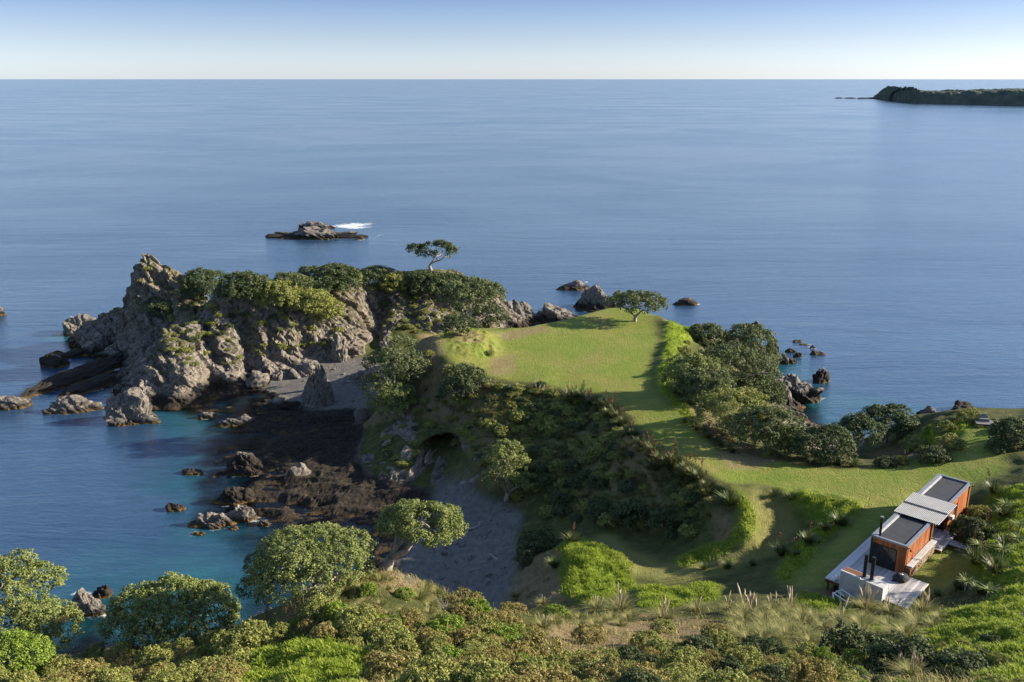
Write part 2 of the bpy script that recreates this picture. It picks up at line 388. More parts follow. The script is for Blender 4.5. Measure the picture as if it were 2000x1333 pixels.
GX0, GX1, GY0, GY1, GS = -98.0, 80.0, 10.0, 212.0, 0.3
gx = np.arange(GX0, GX1 + 1e-6, GS); gy = np.arange(GY0, GY1 + 1e-6, GS)
NX, NY = len(gx), len(gy)
ctrl = np.array(CTRL + [(-140, -20, 10), (140, -20, 60), (-140, 240, -12), (140, 240, -12), (-140, 120, -12), (140, 120, -5)])
vv, ee, ff = delaunay_2d_cdt([Vector(c[:2]) for c in ctrl], [], [], 0, 1e-4)[:3]
vv = np.array([tuple(a) for a in vv])
near = np.argmin(((vv[:, None, :] - ctrl[None, :, :2]) ** 2).sum(2), 1)
vz = ctrl[near, 2]
H = np.full((NY, NX), -12.0)
for tri in ff:
    a, b, c = (vv[i] for i in tri); za, zb, zc = (vz[i] for i in tri)
    x0, x1 = min(a[0], b[0], c[0]), max(a[0], b[0], c[0]); y0, y1 = min(a[1], b[1], c[1]), max(a[1], b[1], c[1])
    i0, i1 = max(0, int((x0 - GX0) / GS)), min(NX - 1, int((x1 - GX0) / GS) + 1)
    j0, j1 = max(0, int((y0 - GY0) / GS)), min(NY - 1, int((y1 - GY0) / GS) + 1)
    if i1 < i0 or j1 < j0: continue
    xx, yy = np.meshgrid(gx[i0:i1 + 1], gy[j0:j1 + 1])
    den = (b[1] - c[1]) * (a[0] - c[0]) + (c[0] - b[0]) * (a[1] - c[1])
    if abs(den) < 1e-9: continue
    l1 = ((b[1] - c[1]) * (xx - c[0]) + (c[0] - b[0]) * (yy - c[1])) / den
    l2 = ((c[1] - a[1]) * (xx - c[0]) + (a[0] - c[0]) * (yy - c[1])) / den
    l3 = 1 - l1 - l2
    m = (l1 >= -1e-6) & (l2 >= -1e-6) & (l3 >= -1e-6)
    sub = H[j0:j1 + 1, i0:i1 + 1]
    sub[m] = (l1 * za + l2 * zb + l3 * zc)[m]

def blur(A, sig):
    r = max(1, int(sig * 3)); k = np.exp(-0.5 * (np.arange(-r, r + 1) / sig) ** 2); k /= k.sum()
    for ax in (0, 1):
        Pd = np.pad(A, [(r, r) if a == ax else (0, 0) for a in (0, 1)], mode='edge')
        A = sum(k[i] * np.take(Pd, np.arange(i, i + A.shape[ax]), axis=ax) for i in range(2 * r + 1))
    return A
def sample(A, x, y):
    fx = np.clip((np.asarray(x, float) - GX0) / GS, 0, NX - 1.001); fy = np.clip((np.asarray(y, float) - GY0) / GS, 0, NY - 1.001)
    i, j = fx.astype(int), fy.astype(int); u, v = fx - i, fy - j
    return (A[j, i] * (1 - u) + A[j, i + 1] * u) * (1 - v) + (A[j + 1, i] * (1 - u) + A[j + 1, i + 1] * u) * v
H = blur(H, 2.4)
XX, YY = np.meshgrid(gx, gy)
PXY = np.stack([XX.ravel(), YY.ravel()], 1)
def grid(a): return a.reshape(NY, NX)
wx = grid(fbm(PXY * 0.22, 3, 5)) - .5; wy = grid(fbm(PXY * 0.22, 3, 9)) - .5

# masks, drawn as outlines on the photograph and laid on the land
def inpoly(poly, warp=1.2):
    x, y = XX + wx * warp * 2, YY + wy * warp * 2
    m = np.zeros(XX.shape, bool)
    n = len(poly)
    for k in range(n):
        x0, y0 = poly[k][:2]; x1, y1 = poly[(k + 1) % n][:2]
        if y0 == y1: continue
        c = ((y0 > y) != (y1 > y)) & (x < (x1 - x0) * (y - y0) / (y1 - y0) + x0)
        m ^= c
    return m.astype(float)
def hit(px, py, lo=15.0, hi=330.0, A=None):
    """where the sight line of a photo pixel meets the land (or the sea level)"""
    A = H if A is None else A
    d = ray(px, py); d = d / d[1]
    ys = np.arange(lo, hi, 0.15)
    x, z = d[0] * ys, CAM_Z + d[2] * ys
    g = np.where((ys < GY1) & (x > GX0) & (x < GX1), np.maximum(sample(A, x, ys), 0), 0.0)
    k = np.argmax(z <= g)
    return np.array((x[k], ys[k], g[k]))
def pmask(px, warp=1.0, soft=2.0):
    return blur(inpoly([hit(a, b) for a, b in px], warp), soft)

slope = np.hypot(*np.gradient(H, GS))
head = blur(((XX < 4) & (YY > 134 + 0.0 * XX) & (YY > 150 + 1.4 * (XX + 26))).astype(float), 3)
# gullies cut into the headland face
def gully(xc, w, dep, slant):
    return dep * np.exp(-((XX + slant * (YY - 150) - xc) / w) ** 2)
g = sum(gully(*a) for a in ((-53.0, 1.9, 5.5, .45), (-45.5, 2.2, 7.0, .55), (-40.0, 1.2, 3.2, .6), (-33.0, 1.0, 1.6, .6), (-24.5, 2.4, 6.0, .1), (-61.5, 1.8, 3.0, .3), (-37.0, .7, 1.0, .6), (-68.0, 1.4, 2.0, .5), (-18.5, 1.2, 2.4, .1), (-12.0, 1.2, 2.0, 0)))
facing = head * smooth(.35, .8, slope) * smooth(0.3, 2.5, H)
g = blur(g * facing, 1.5)
H = H * (1 - (g > .02)) + (g > .02) * np.minimum(H, sample(H, XX, YY - g))
H = blur(H, 1.2)
pk_ = WY(290, 503, 171.5)
H += np.clip(1 - np.hypot((XX - pk_[0]) / 7.0, (YY - pk_[1]) / 5.0), 0, 1) * 2.1 * (H > 8)
slope = np.hypot(*np.gradient(H, GS))
# ------------------------------------------------------------------ cover masks
lawn = np.maximum(pmask([(828, 655), (880, 644), (990, 647), (1060, 629), (1190, 599), (1262, 604), (1288, 660), (1268, 730), (1285, 770), (1330, 815), (1400, 880), (1430, 890), (1500, 898), (1560, 908), (1640, 918), (1740, 914), (1800, 898), (1870, 862), (1900, 835), (1945, 835), (1960, 870), (1970, 920), (1900, 950), (1850, 990), (1800, 1060), (1740, 1110), (1640, 1150), (1545, 1150), (1545, 1125), (1600, 1080), (1645, 1040), (1690, 992), (1600, 966), (1500, 952), (1470, 945), (1420, 945), (1340, 905), (1250, 835), (1210, 795), (1160, 768), (1060, 750), (935, 735), (870, 700), (840, 690)], .5, 1.4),
                  pmask([(1775, 1135), (1830, 1060), (1900, 1085), (1890, 1130), (1830, 1160)], .5, 1.5))
track = pmask([(1470, 940), (1500, 950), (1545, 990), (1565, 1030), (1515, 1078), (1420, 1120), (1310, 1138), (1225, 1120), (1180, 1070), (1160, 1045), (1200, 1042), (1240, 1080), (1300, 1102), (1390, 1088), (1450, 1062), (1475, 1030), (1470, 985)], .4, 1.4)
lush = sum(pmask(p, .8, 1.6) for p in (
    [(1285, 605), (1312, 615), (1375, 655), (1345, 674), (1325, 692), (1312, 722), (1310, 765), (1352, 798), (1372, 842), (1340, 820), (1292, 770), (1280, 735), (1300, 680), (1305, 640)],
    [(1100, 1062), (1160, 1054), (1232, 1100), (1240, 1150), (1150, 1182), (1088, 1160)],
    [(1440, 950), (1472, 1000), (1472, 1050), (1400, 1095), (1320, 1112), (1330, 1085), (1420, 1050), (1440, 1010)],
    [(1500, 950), (1600, 960), (1690, 985), (1650, 1030), (1600, 1060), (1590, 1100), (1530, 1140), (1500, 1130), (1560, 1060), (1620, 1020), (1570, 990)],
    [(1560, 1155), (1640, 1170), (1660, 1200), (1640, 1215), (1560, 1200)],
    [(1650, 1225), (1800, 1205), (1900, 1185), (2010, 1140), (2010, 1345), (1850, 1300), (1750, 1260)],
    [(1930, 960), (2010, 950), (2010, 1140), (1930, 1150), (1900, 1100)],
    [(470, 1345), (520, 1268), (650, 1258), (720, 1290), (700, 1345)],
    [(880, 650), (960, 660), (975, 690), (930, 700), (880, 690)],
    [(1240, 1150), (1400, 1140), (1400, 1170), (1260, 1190)],
    [(1790, 845), (1860, 822), (1900, 828), (1880, 850), (1800, 880)]))
lush = np.clip(lush, 0, 1)
dirt = sum(pmask(p, .9, 1.5) * w for p, w in (
    ([(822, 655), (850, 652), (868, 690), (855, 705), (835, 690)], 1), ([(960, 650), (1050, 638), (1080, 645), (985, 665)], .9), ([(880, 652), (930, 650), (945, 668), (900, 672)], .8),
    ([(1395, 885), (1450, 868), (1530, 892), (1480, 918), (1430, 915)], .9), ([(1380, 800), (1330, 785), (1360, 830), (1440, 885)], .6),
    ([(1050, 1215), (1250, 1200), (1400, 1212), (1500, 1245), (1350, 1275), (1150, 1290), (1080, 1250)], 1),
    ([(470, 1216), (560, 1171), (720, 1110), (700, 1150), (560, 1220)], 1), ([(1000, 1140), (1090, 1130), (1096, 1180), (1010, 1186)], 1),
    ([(640, 1130), (740, 1110), (800, 1125), (900, 1160), (820, 1180), (700, 1150)], .8), ([(960, 700), (1010, 690), (1000, 735), (950, 735)], .8),
    ([(1390, 1005), (1425, 1005), (1420, 1060), (1395, 1055)], 1), ([(1560, 1150), (1640, 1150), (1640, 1165), (1570, 1160)], .9), ([(1870, 1020), (1900, 1000), (1905, 1040), (1880, 1060)], .9),
    ([(1690, 885), (1790, 845), (1800, 890), (1750, 900)], .8), ([(300, 1265), (380, 1250), (400, 1280), (350, 1300)], .9)))
dirt = np.clip(dirt, 0, 1)
sand = np.clip(pmask([(512, 760), (560, 718), (650, 704), (760, 692), (760, 770), (705, 800), (600, 800)], .6, 1.5) + pmask([(850, 952), (905, 944), (1014, 998), (1014, 1100), (990, 1175), (780, 1140), (780, 1090), (835, 1000)], .6, 1.5)
               + blur(inpoly([(44, 116), (60, 116), (62, 121), (50, 126), (44, 122)], .5), 2), 0, 1)
reef = blur(((YY > 84) & (YY < 150) & (XX < -10) & (XX > -62) & (H < 1.4)).astype(float), 2) * (1 - sand)
cave = np.zeros_like(H)

rockN = grid(fbm(PXY * .25, 4, 21))
cut = smooth(.7, 1.25, slope + (rockN - .5) * .8)
nearw = smooth(1.6, .6, H)
rock = np.clip(np.maximum.reduce([head * smooth(.28, .62, slope + (rockN - .5) * .7), nearw * (YY > 60), reef]), 0, 1) * (1 - sand)
eastcliff = blur((((XX > 30) & (YY > 98)) | ((XX > -8) & (YY > 165))).astype(float), 3) * smooth(4.5, 2.0, H + (rockN - .5) * 4)
rock = np.clip(np.maximum(rock, eastcliff * (1 - sand)), 0, 1)
rib = pmask([(690, 905), (720, 885), (760, 830), (800, 800), (820, 860), (830, 900), (860, 950), (780, 960), (700, 930)], .8, 1.6) + pmask([(850, 860), (960, 850), (960, 930), (910, 955), (845, 955)], .8, 1.6)
rock = np.clip(np.maximum(rock, rib * .95 * smooth(.46, .60, grid(fbm(PXY * .5, 4, 23)) + .10 * smooth(.5, 1.5, slope))), 0, 1) * (1 - np.clip(lawn + lush, 0, 1))
cliff = smooth(.45, .8, slope) * (1 - head) * (1 - lush) * (1 - lawn) * (YY > 62) * (H > .5)

# relief
p2 = PXY
H = H + (1 - lawn) * (1 - sand) * (grid(fbm(p2 * .55, 4, 31)) - .5) * (0.5 + .5 * lush) * (1 - rock) * smooth(.3, 1.5, H)
H = H + lawn * (grid(fbm(p2 * .12, 3, 33)) - .5) * .25 + track * (grid(fbm(p2 * .8, 3, 35)) - .5) * .1
H = H + lush * (grid(fbm(p2 * .8, 4, 37, True)) - .5) * .85
H = H + sand * (grid(fbm(p2 * .3, 3, 39)) - .5) * .25
H = H + reef * ((grid(fbm(p2 * np.array((.16, .34)), 5, 41, True)) - .55) * 1.7 - .12) * smooth(-4, -1.0, H)
H = H + (1 - reef) * nearw * (1 - sand) * (grid(fbm(p2 * .3, 5, 43, True)) - .55) * 1.4 * smooth(-4, -1, H)
H0 = H.copy()

# house pad
def house_axes():
    a = W(1765, 1122.8, 13.4)
    b = W(1611.5, 1129.5, 13.4)
    return a, b
HA = W(1765, 1122.8, 13.4)                        # front right foot of the near cabin
ax_w = np.array((.735, -.678, 0)); ax_w /= np.linalg.norm(ax_w)     # across the cabin, towards its sunny side
ax_l = np.array((-ax_w[1], ax_w[0], 0))           # along it, away from the camera
rel = np.stack([XX - HA[0], YY - HA[1]], -1)
lu, lv = rel @ ax_w[:2], rel @ ax_l[:2]
pad = blur(((lu > -4.9) & (lu < 2.4) & (lv > -5.4) & (lv < 17.0)).astype(float), 2)
H = H * (1 - pad) + np.minimum(H, 12.55 + .55 * smooth(-5, 1, lu)) * pad
H0 = H.copy()

# ------------------------------------------------------------------ displaced mesh (finer over the rocky headland)
def worley(p, seed):
    i0 = np.floor(p).astype(np.int64); best = np.full(len(p), 9.0); val = np.zeros(len(p)); sec = np.full(len(p), 9.0)
    for dx in (-1, 0, 1):
        for dy in (-1, 0, 1):
            for dz in (-1, 0, 1):
                c_ = i0 + np.array((dx, dy, dz))
                f_ = np.stack([_hash(c_[:, 0], c_[:, 1], c_[:, 2], seed + s_) for s_ in (0, 1, 2)], 1)
                d_ = ((c_ + f_ - p) ** 2).sum(1)
                v_ = _hash(c_[:, 0], c_[:, 1], c_[:, 2], seed + 9)
                m_ = d_ < best
                sec = np.where(m_, best, np.minimum(sec, d_)); val = np.where(m_, v_, val); best = np.where(m_, d_, best)
    return val, np.sqrt(sec) - np.sqrt(best)
mx = np.concatenate([np.arange(GX0, 5, .21), np.arange(5, GX1 - .1, .34)]); my = np.concatenate([np.arange(GY0, 132, .3), np.arange(132, 201, .18), np.arange(201, GY1 - .1, .5)])
MX, MY = np.meshgrid(mx, my)
def sm(A): return sample(A, MX, MY)
Hm, rockm, cliffm, headm = sm(H), sm(rock), sm(cliff), sm(head)
V = np.stack([MX, MY, Hm], -1)
gyv, gxv = np.gradient(H, GS)
Nn = np.stack([-sm(gxv), -sm(gyv), np.ones_like(Hm)], -1); Nn /= np.linalg.norm(Nn, axis=-1, keepdims=True)
idx = ((rockm + cliffm > .04) & (Hm > -4)).ravel()
q = V.reshape(-1, 3)[idx]
# strata lean down to the right; ribs stand across them
S = np.array([(.80, .0, -.60), (.0, 1., .0), (.60, .0, .80)])
qs = q @ S.T
qw = qs + (np.stack([fbm(q * .35, 3, s_) for s_ in (61, 62, 63)], 1) - .5) * 2.2
d1 = fbm(qs * np.array((.12, .3, .5)), 4, 51, True) - .62
w1, e1 = worley(qw * np.array((.14, .4, .8)), 71)
w2, e2 = worley(qw * np.array((.35, .9, 2.2)), 75)
d2 = fbm(qs * np.array((.8, 1.1, 2.6)), 3, 57, True) - .6
d3 = fbm(q * .16, 3, 59) - .5
k1 = np.where(headm.ravel()[idx] > .5, 1.0, .7)
amp = (rockm * smooth(-1.5, .6, Hm) * (1 - .72 * sm(reef))).ravel()[idx]
cam_ = (cliffm * (1 - rockm)).ravel()[idx]
disp = amp * k1 * (d1 * 1.8 + (w1 - .5) * 1.1 - .25 * np.exp(-e1 * 14) + (w2 - .5) * .38 + d2 * .6 + d3 * 1.3) + cam_ * (d1 * .7 + (w1 - .5) * .5 + d2 * .2)
# keep the summit of the crag where it was surveyed
disp += amp * 0.0
Vf = V.reshape(-1, 3).copy()
Vf[idx] += Nn.reshape(-1, 3)[idx] * disp[:, None] * np.array((1, 1, .9))
V = Vf.reshape(len(my), len(mx), 3)
# a sea cave at the foot of the cove cliff
cc = W(868, 905, 2.4)
cdist = np.linalg.norm((V - cc) / np.array((3.8, 5.5, 3.0)), axis=-1)
push = smooth(1.25, .4, cdist) * (V[..., 2] > .7)
V[..., 1] += push * 8.0

keep = (Hm > -4.5)
fk = keep[:-1, :-1] | keep[1:, :-1] | keep[:-1, 1:] | keep[1:, 1:]
jj, ii = np.nonzero(fk)
MXN = len(mx)
a = jj * MXN + ii
quads = np.stack([a, a + 1, a + 1 + MXN, a + MXN], 1)
used = np.unique(quads)
remap = np.full(MXN * len(my), -1, np.int64); remap[used] = np.arange(len(used))
land_me = mesh_np('terrain', V.reshape(-1, 3)[used], remap[quads], True)
fs_ = (rockm[:-1, :-1][jj, ii] < .4)
land_me.polygons.foreach_set('use_smooth', fs_)
def color_attr(me, name, arrs):
    at = me.color_attributes.new(name, 'FLOAT_COLOR', 'POINT')
    buf = np.ones((len(used), 4), np.float32)
    for k, a_ in enumerate(arrs): buf[:, k] = np.clip(sm(a_), 0, 1).ravel()[used]
    at.data.foreach_set('color', buf.ravel())
color_attr(land_me, 'cover', (np.maximum(lawn, track * .8), lush, rock))
color_attr(land_me, 'ground', (dirt + track * .45 + cliff * .75 * (XX < 16), sand, reef))

t = NT('land')
pos = t.pos()
c1 = t.new('ShaderNodeSeparateColor'); t.l.new(t.attr('cover', 'Color'), c1.inputs[0])
c2 = t.new('ShaderNodeSeparateColor'); t.l.new(t.attr('ground', 'Color'), c2.inputs[0])
sz = t.new('ShaderNodeSeparateXYZ'); t.l.new(pos, sz.inputs[0])
nb, nm, nf = t.noise(.12, pos, 4), t.noise(.9, pos, 5, .6), t.noise(6, pos, 5, .7)
nvf = t.noise(22, pos, 3, .7)
# scrubby ground
base = t.ramp(nm, [(.3, (.036, .046, .012)), (.5, (.070, .078, .020)), (.64, (.120, .105, .036)), (.78, (.19, .145, .07))])
base = t.mix(t.maprange(nf, .3, .7), base, t.mix(.5, base, (.03, .035, .01)), 'MIX')
# mown lawn
lw = t.mix(t.maprange(t.noise(.16, pos, 6, .7), .38, .62), (.128, .180, .022), (.225, .205, .052))
lw = t.mix(t.math('MULTIPLY', t.maprange(t.noise(.11, t.mapping(pos, (1, .6, 1)), 6, .72, .5), .52, .68), .75), lw, (.235, .170, .070))
lw = t.mix(t.math('MULTIPLY', t.maprange(t.noise(1.7, t.mapping(pos, (.35, 1.3, 1), (0, 0, R(25))), 4, .6), .45, .62), .35), lw, (.090, .125, .018))
lw = t.mix(t.math('MULTIPLY', t.maprange(nm, .35, .65), .6), lw, (.105, .160, .018))
lw = t.mix(t.math('MULTIPLY', t.maprange(nf, .3, .7), .45), lw, (.19, .20, .04))
ls = t.mix(t.maprange(nm, .35, .65), (.21, .275, .024), (.135, .19, .018))
ls = t.mix(t.math('MULTIPLY', t.maprange(nf, .45, .75), .6), ls, (.25, .26, .06))
dt = t.mix(t.maprange(nm, .3, .7), (.235, .165, .085), (.155, .105, .055))
dt = t.mix(t.math('MULTIPLY', t.maprange(nf, .4, .7), .7), dt, (.26, .20, .11))
# rock: weathered grey-buff above, dark and wet below, ochre weed at the tide line
rp = t.mapping(pos, (1, 1, 1), (0, R(37), 0))
rs = t.mapping(rp, (.5, .8, 2.4))
rn = t.noise(1.0, rs, 7, .68, .4)
rk = t.ramp(rn, [(.28, (.050, .046, .042)), (.42, (.122, .109, .095)), (.55, (.215, .187, .152)), (.72, (.345, .298, .238))])
rk = t.mix(t.math('MULTIPLY', t.maprange(nb, .42, .68), .55), rk, (.19, .15, .10))
vor = t.new('ShaderNodeTexVoronoi', feature='DISTANCE_TO_EDGE'); t.l.new(rs, vor.inputs['Vector']); vor.inputs['Scale'].default_value = 1.3
crack = t.maprange(vor.outputs['Distance'], .0, .06)
rk = t.mix(t.math('MULTIPLY', t.math('SUBTRACT', 1.0, crack), .6), rk, (.03, .027, .024))
tide = t.math('ADD', sz.outputs['Z'], t.math('MULTIPLY', t.math('SUBTRACT', nm, .5), 1.6))
wet = t.mix(t.maprange(t.noise(2.2, pos, 6, .7), .35, .65), (.014, .012, .010), (.048, .038, .026))
rk = t.mix(t.maprange(tide, 1.9, .8), rk, wet)
rk = t.mix(t.math('MULTIPLY', c2.outputs[2], t.maprange(tide, 2.6, 1.8)), rk, wet)  # whole reef darkened: dark wet rock, with missing shadow put into the colour
weed = t.mix(t.maprange(nm, .3, .7), (.20, .115, .020), (.075, .045, .012))
rk = t.mix(t.math('MULTIPLY', t.maprange(tide, .45, -.1), t.math('MULTIPLY', t.maprange(t.noise(.35, pos, 3), .42, .6), t.math('SUBTRACT', 1.0, t.math('MULTIPLY', c2.outputs[2], .7)))), rk, weed)
# mosses and grass tufts holding on the ledges of the rock
nrm = t.new('ShaderNodeNewGeometry').outputs['Normal']
nz = t.new('ShaderNodeSeparateXYZ'); t.l.new(nrm, nz.inputs[0])
gr = t.math('MULTIPLY', t.math('MULTIPLY', t.maprange(nz.outputs['Z'], .34, .64), t.maprange(t.noise(.5, pos, 5, .7), .42, .55)), t.maprange(sz.outputs['Z'], 4.0, 7.5))
tuft = t.mix(t.maprange(nf, .3, .7), (.060, .066, .020), (.115, .098, .036))
rk = t.mix(gr, rk, tuft)
sn = t.mix(t.maprange(t.noise(1.2, pos, 5, .7), .3, .7), (.115, .108, .098), (.190, .172, .150))
sn = t.mix(t.math('MULTIPLY', t.maprange(nvf, .55, .7), .6), sn, (.06, .055, .05))
wrack = t.noise(1.0, t.mapping(pos, (2.6, .8, 1), (0, 0, R(35))), 7, .75, .6)
sn = t.mix(t.math('MULTIPLY', t.maprange(wrack, .56, .64), .8), sn, (.045, .04, .035))
col = t.mix(c1.outputs[1], base, ls)
col = t.mix(c1.outputs[0], col, lw)
col = t.mix(t.math('MULTIPLY', c2.outputs[0], t.maprange(nm, .25, .55)), col, dt)
col = t.mix(t.maprange(c1.outputs[2], .35, .6), col, rk)
col = t.mix(c2.outputs[1], col, sn)
hgt = t.math('ADD', t.math('MULTIPLY', rn, .35), t.math('MULTIPLY', nf, .25))
hgt = t.math('ADD', hgt, t.math('MULTIPLY', nvf, .05))
hgt = t.math('ADD', hgt, t.math('MULTIPLY', crack, .12))
t.done(col, .92, t.bump(hgt, .75, .6), .15)
land_me.materials.append(t.m)
land = kind(link('terrain', land_me), 'structure')

HV = H0                                            # heights used to stand things on the ground
def ground(x, y): return float(sample(HV, x, y))
from mathutils.bvhtree import BVHTree
bpy.context.view_layer.update()
LAND = BVHTree.FromObject(land, bpy.context.evaluated_depsgraph_get())
def on(px, py, sink=0.0):
    """the spot of land (or sea) that a photo pixel looks at"""
    loc_ = LAND.ray_cast(Vector((0, 0, CAM_Z)), Vector(ray(px, py)).normalized())[0]
    p = np.array(loc_) if loc_ is not None and loc_.z > 0 else W(px, py, 0)
    p[2] -= sink
    return p
def down(x, y):
    loc_ = LAND.ray_cast(Vector((x, y, 80)), Vector((0, 0, -1)))[0]
    return loc_.z if loc_ is not None else 0.0

# ------------------------------------------------------------------ the sea
def axis(lo, hi, step, far, n):
    a_ = np.arange(lo, hi + 1e-6, step)
    g_ = np.geomspace(step * 2, far, n)
    return np.concatenate([lo - g_[::-1], a_, hi + g_])
sx = axis(-110, 92, 1.0, 60000, 60)
sy = axis(40, 325, 1.0, 75000, 70); sy = sy[sy > -3000]
SX, SY = np.meshgrid(sx, sy)
inside = (SX > GX0) & (SX < GX1) & (SY > GY0) & (SY < GY1)
depth = np.where(inside, -sample(H0, SX, SY), 12.0)
depth = np.where(inside, depth, 12.0)
foam = np.zeros_like(SX)
for fx_, fy_, fw_, fh_, fs_ in ((690, 441, 52, 8, .72), (655, 446, 30, 5, .5), (738, 461, 16, 4, .55), (672, 466, 40, 3, .6), (706, 468, 12, 4, .6), (1146, 552, 9, 3, .7), (1128, 549, 18, 2.5, .5), (192, 658, 18, 9, .8), (210, 664, 22, 7, .6), (130, 700, 14, 5, .5), (237, 720, 12, 6, .7), (225, 778, 14, 8, .5),
                                (1180, 612, 10, 5, .6), (1050, 622, 16, 8, .6), (985, 608, 12, 4, .5), (157, 1160, 26, 9, .75), (190, 1188, 22, 16, .6), (165, 1222, 40, 12, .55), (245, 1142, 14, 8, .6), (160, 676, 16, 4, .5), (1320, 595, 8, 3, .5), (1500, 700, 9, 8, .4), (135, 705, 9, 4, .6)):
    c_ = W(fx_, fy_, 0); k_ = math.hypot(c_[1], CAM_Z) / FPX
    foam = np.maximum(foam, fs_ * np.exp(-(((SX - c_[0]) / (fw_ * k_)) ** 2 + ((SY - c_[1]) / (fh_ * k_ * c_[1] / CAM_Z)) ** 2) ** 1.5))
shore = np.exp(-((depth - .05) / .22) ** 2) * inside * .33 * (fbm(np.stack([SX.ravel(), SY.ravel()], 1) * .18, 3, 77).reshape(SX.shape) > .5)
foam = np.maximum(foam, shore)
nx_, ny_ = len(sx), len(sy)
sv = np.stack([SX, SY, np.zeros_like(SX)], -1).reshape(-1, 3)
drop = (depth < -2.5)
fk = ~(drop[:-1, :-1] & drop[1:, :-1] & drop[:-1, 1:] & drop[1:, 1:])
jj, ii = np.nonzero(fk)
a = jj * nx_ + ii
sea_me = mesh_np('sea', sv, np.stack([a, a + 1, a + 1 + nx_, a + nx_], 1), True)
at = sea_me.attributes.new('depth', 'FLOAT', 'POINT')
at.data.foreach_set('value', np.clip(depth, -2, 12).astype(np.float32).ravel())

at = sea_me.attributes.new('foam', 'FLOAT', 'POINT')
at.data.foreach_set('value', foam.astype(np.float32).ravel())
t = NT('sea_water')
pos = t.pos()
dep = t.attr('depth')
n1 = t.noise(.045, pos, 4, .6)
deep = t.ramp(t.noise(.02, t.mapping(pos, (.5, 1.2, 1)), 4, .6), [(.3, (.014, .042, .090)), (.7, (.030, .068, .120))])
teal = t.mix(t.maprange(n1, .38, .66), (.008, .042, .074), (.012, .090, .104))
wcol = t.mix(t.maprange(dep, 4.2, 1.0), deep, teal)
cd = t.new('ShaderNodeCameraData')
# swell lines running in, ripples on top; both measured on the water itself
w1 = t.noise(1, t.mapping(pos, (.035, .16, .1), (0, 0, R(8))), 4, .55, .6)
w2 = t.noise(1, t.mapping(pos, (.30, .85, .3), (0, 0, R(-12))), 5, .65, .8)
w3 = t.noise(2.6, t.mapping(pos, (.6, 1.3, 1), (0, 0, R(20))), 3, .6, .3)
slick = t.noise(1, t.mapping(pos, (.0045, .0085, .01), (0, 0, R(6))), 6, .62, 1.5)
calm = t.maprange(slick, .34, .68, .78, 1.08)
hh = t.math('ADD', t.math('MULTIPLY', w1, 1.1), t.math('ADD', t.math('MULTIPLY', w2, .48), t.math('MULTIPLY', w3, .10)))
hh = t.math('MULTIPLY', hh, calm)
nb_ = t.bump(hh, .36, 1.0)
t.done(wcol, t.maprange(slick, .34, .68, .14, .20), nb_, 1.0)
t.b.inputs['IOR'].default_value = 1.42
# clear shallows: the bed shows through, tinted, under the same surface reflection
tr = t.new('ShaderNodeBsdfTransparent')
t.set(tr.inputs[0], t.ramp(t.maprange(dep, 0, 1.6), [(0, (.85, .90, .86)), (1, (.10, .26, .28))]))
gl = t.new('ShaderNodeBsdfGlossy'); gl.inputs['Roughness'].default_value = .12; t.l.new(nb_, gl.inputs['Normal'])
fr = t.new('ShaderNodeFresnel'); fr.inputs['IOR'].default_value = 1.33; t.l.new(nb_, fr.inputs['Normal'])
sh = t.new('ShaderNodeMixShader'); t.l.new(fr.outputs[0], sh.inputs[0]); t.l.new(tr.outputs[0], sh.inputs[1]); t.l.new(gl.outputs[0], sh.inputs[2])
mx = t.new('ShaderNodeMixShader'); t.l.new(t.maprange(dep, .1, 1.7), mx.inputs[0]); t.l.new(sh.outputs[0], mx.inputs[1]); t.l.new(t.b.outputs[0], mx.inputs[2])
fm = t.new('ShaderNodeBsdfDiffuse'); fm.inputs[0].default_value = (.78, .80, .80, 1)
fn = t.math('ADD', t.math('MULTIPLY', t.noise(.9, t.mapping(pos, (.7, 1.1, 1)), 8, .78, .8), .5), t.math('MULTIPLY', t.noise(.22, t.mapping(pos, (.6, 1.0, 1)), 6, .75, 1.0), .5))
fa = t.attr('foam')
ff_ = t.math('MULTIPLY', t.maprange(t.math('ADD', fn, t.math('MULTIPLY', fa, .45)), .72, .88), t.maprange(fa, .05, .22))
mf = t.new('ShaderNodeMixShader'); t.l.new(ff_, mf.inputs[0]); t.l.new(mx.outputs[0], mf.inputs[1]); t.l.new(fm.outputs[0], mf.inputs[2])
t.l.new(mf.outputs[0], t.out.inputs['Surface'])
sea_me.materials.append(t.m)
sea = kind(link('sea', sea_me), 'structure')
bed = MB(); bed.add([(-70000, -4000, -14), (70000, -4000, -14), (70000, 80000, -14), (-70000, 80000, -14)], [(0, 1, 2, 3)])
bt = NT('sea_bed'); bt.done((.05, .06, .05), .9)
kind(bed.build('sea_bed', bt.m), 'structure')
# ------------------------------------------------------------------ sea rocks, each its own thing
t = NT('rock')
pos = t.pos()
sz = t.new('ShaderNodeSeparateXYZ'); t.l.new(pos, sz.inputs[0])
rs = t.mapping(t.mapping(pos, (1, 1, 1), (0, R(37), 0)), (.7, 1.0, 2.6))
rn = t.noise(1.1, rs, 7, .68, .4); nf = t.noise(5, pos, 5, .7); nm = t.noise(.8, pos, 4)
rk = t.ramp(rn, [(.28, (.050, .045, .040)), (.45, (.125, .110, .094)), (.6, (.205, .178, .144)), (.78, (.31, .268, .21))])
vor = t.new('ShaderNodeTexVoronoi', feature='DISTANCE_TO_EDGE'); t.l.new(rs, vor.inputs['Vector']); vor.inputs['Scale'].default_value = 1.6
crack = t.maprange(vor.outputs['Distance'], 0, .06)
rk = t.mix(t.math('MULTIPLY', t.math('SUBTRACT', 1.0, crack), .6), rk, (.03, .027, .024))
oi = t.new('ShaderNodeObjectInfo')
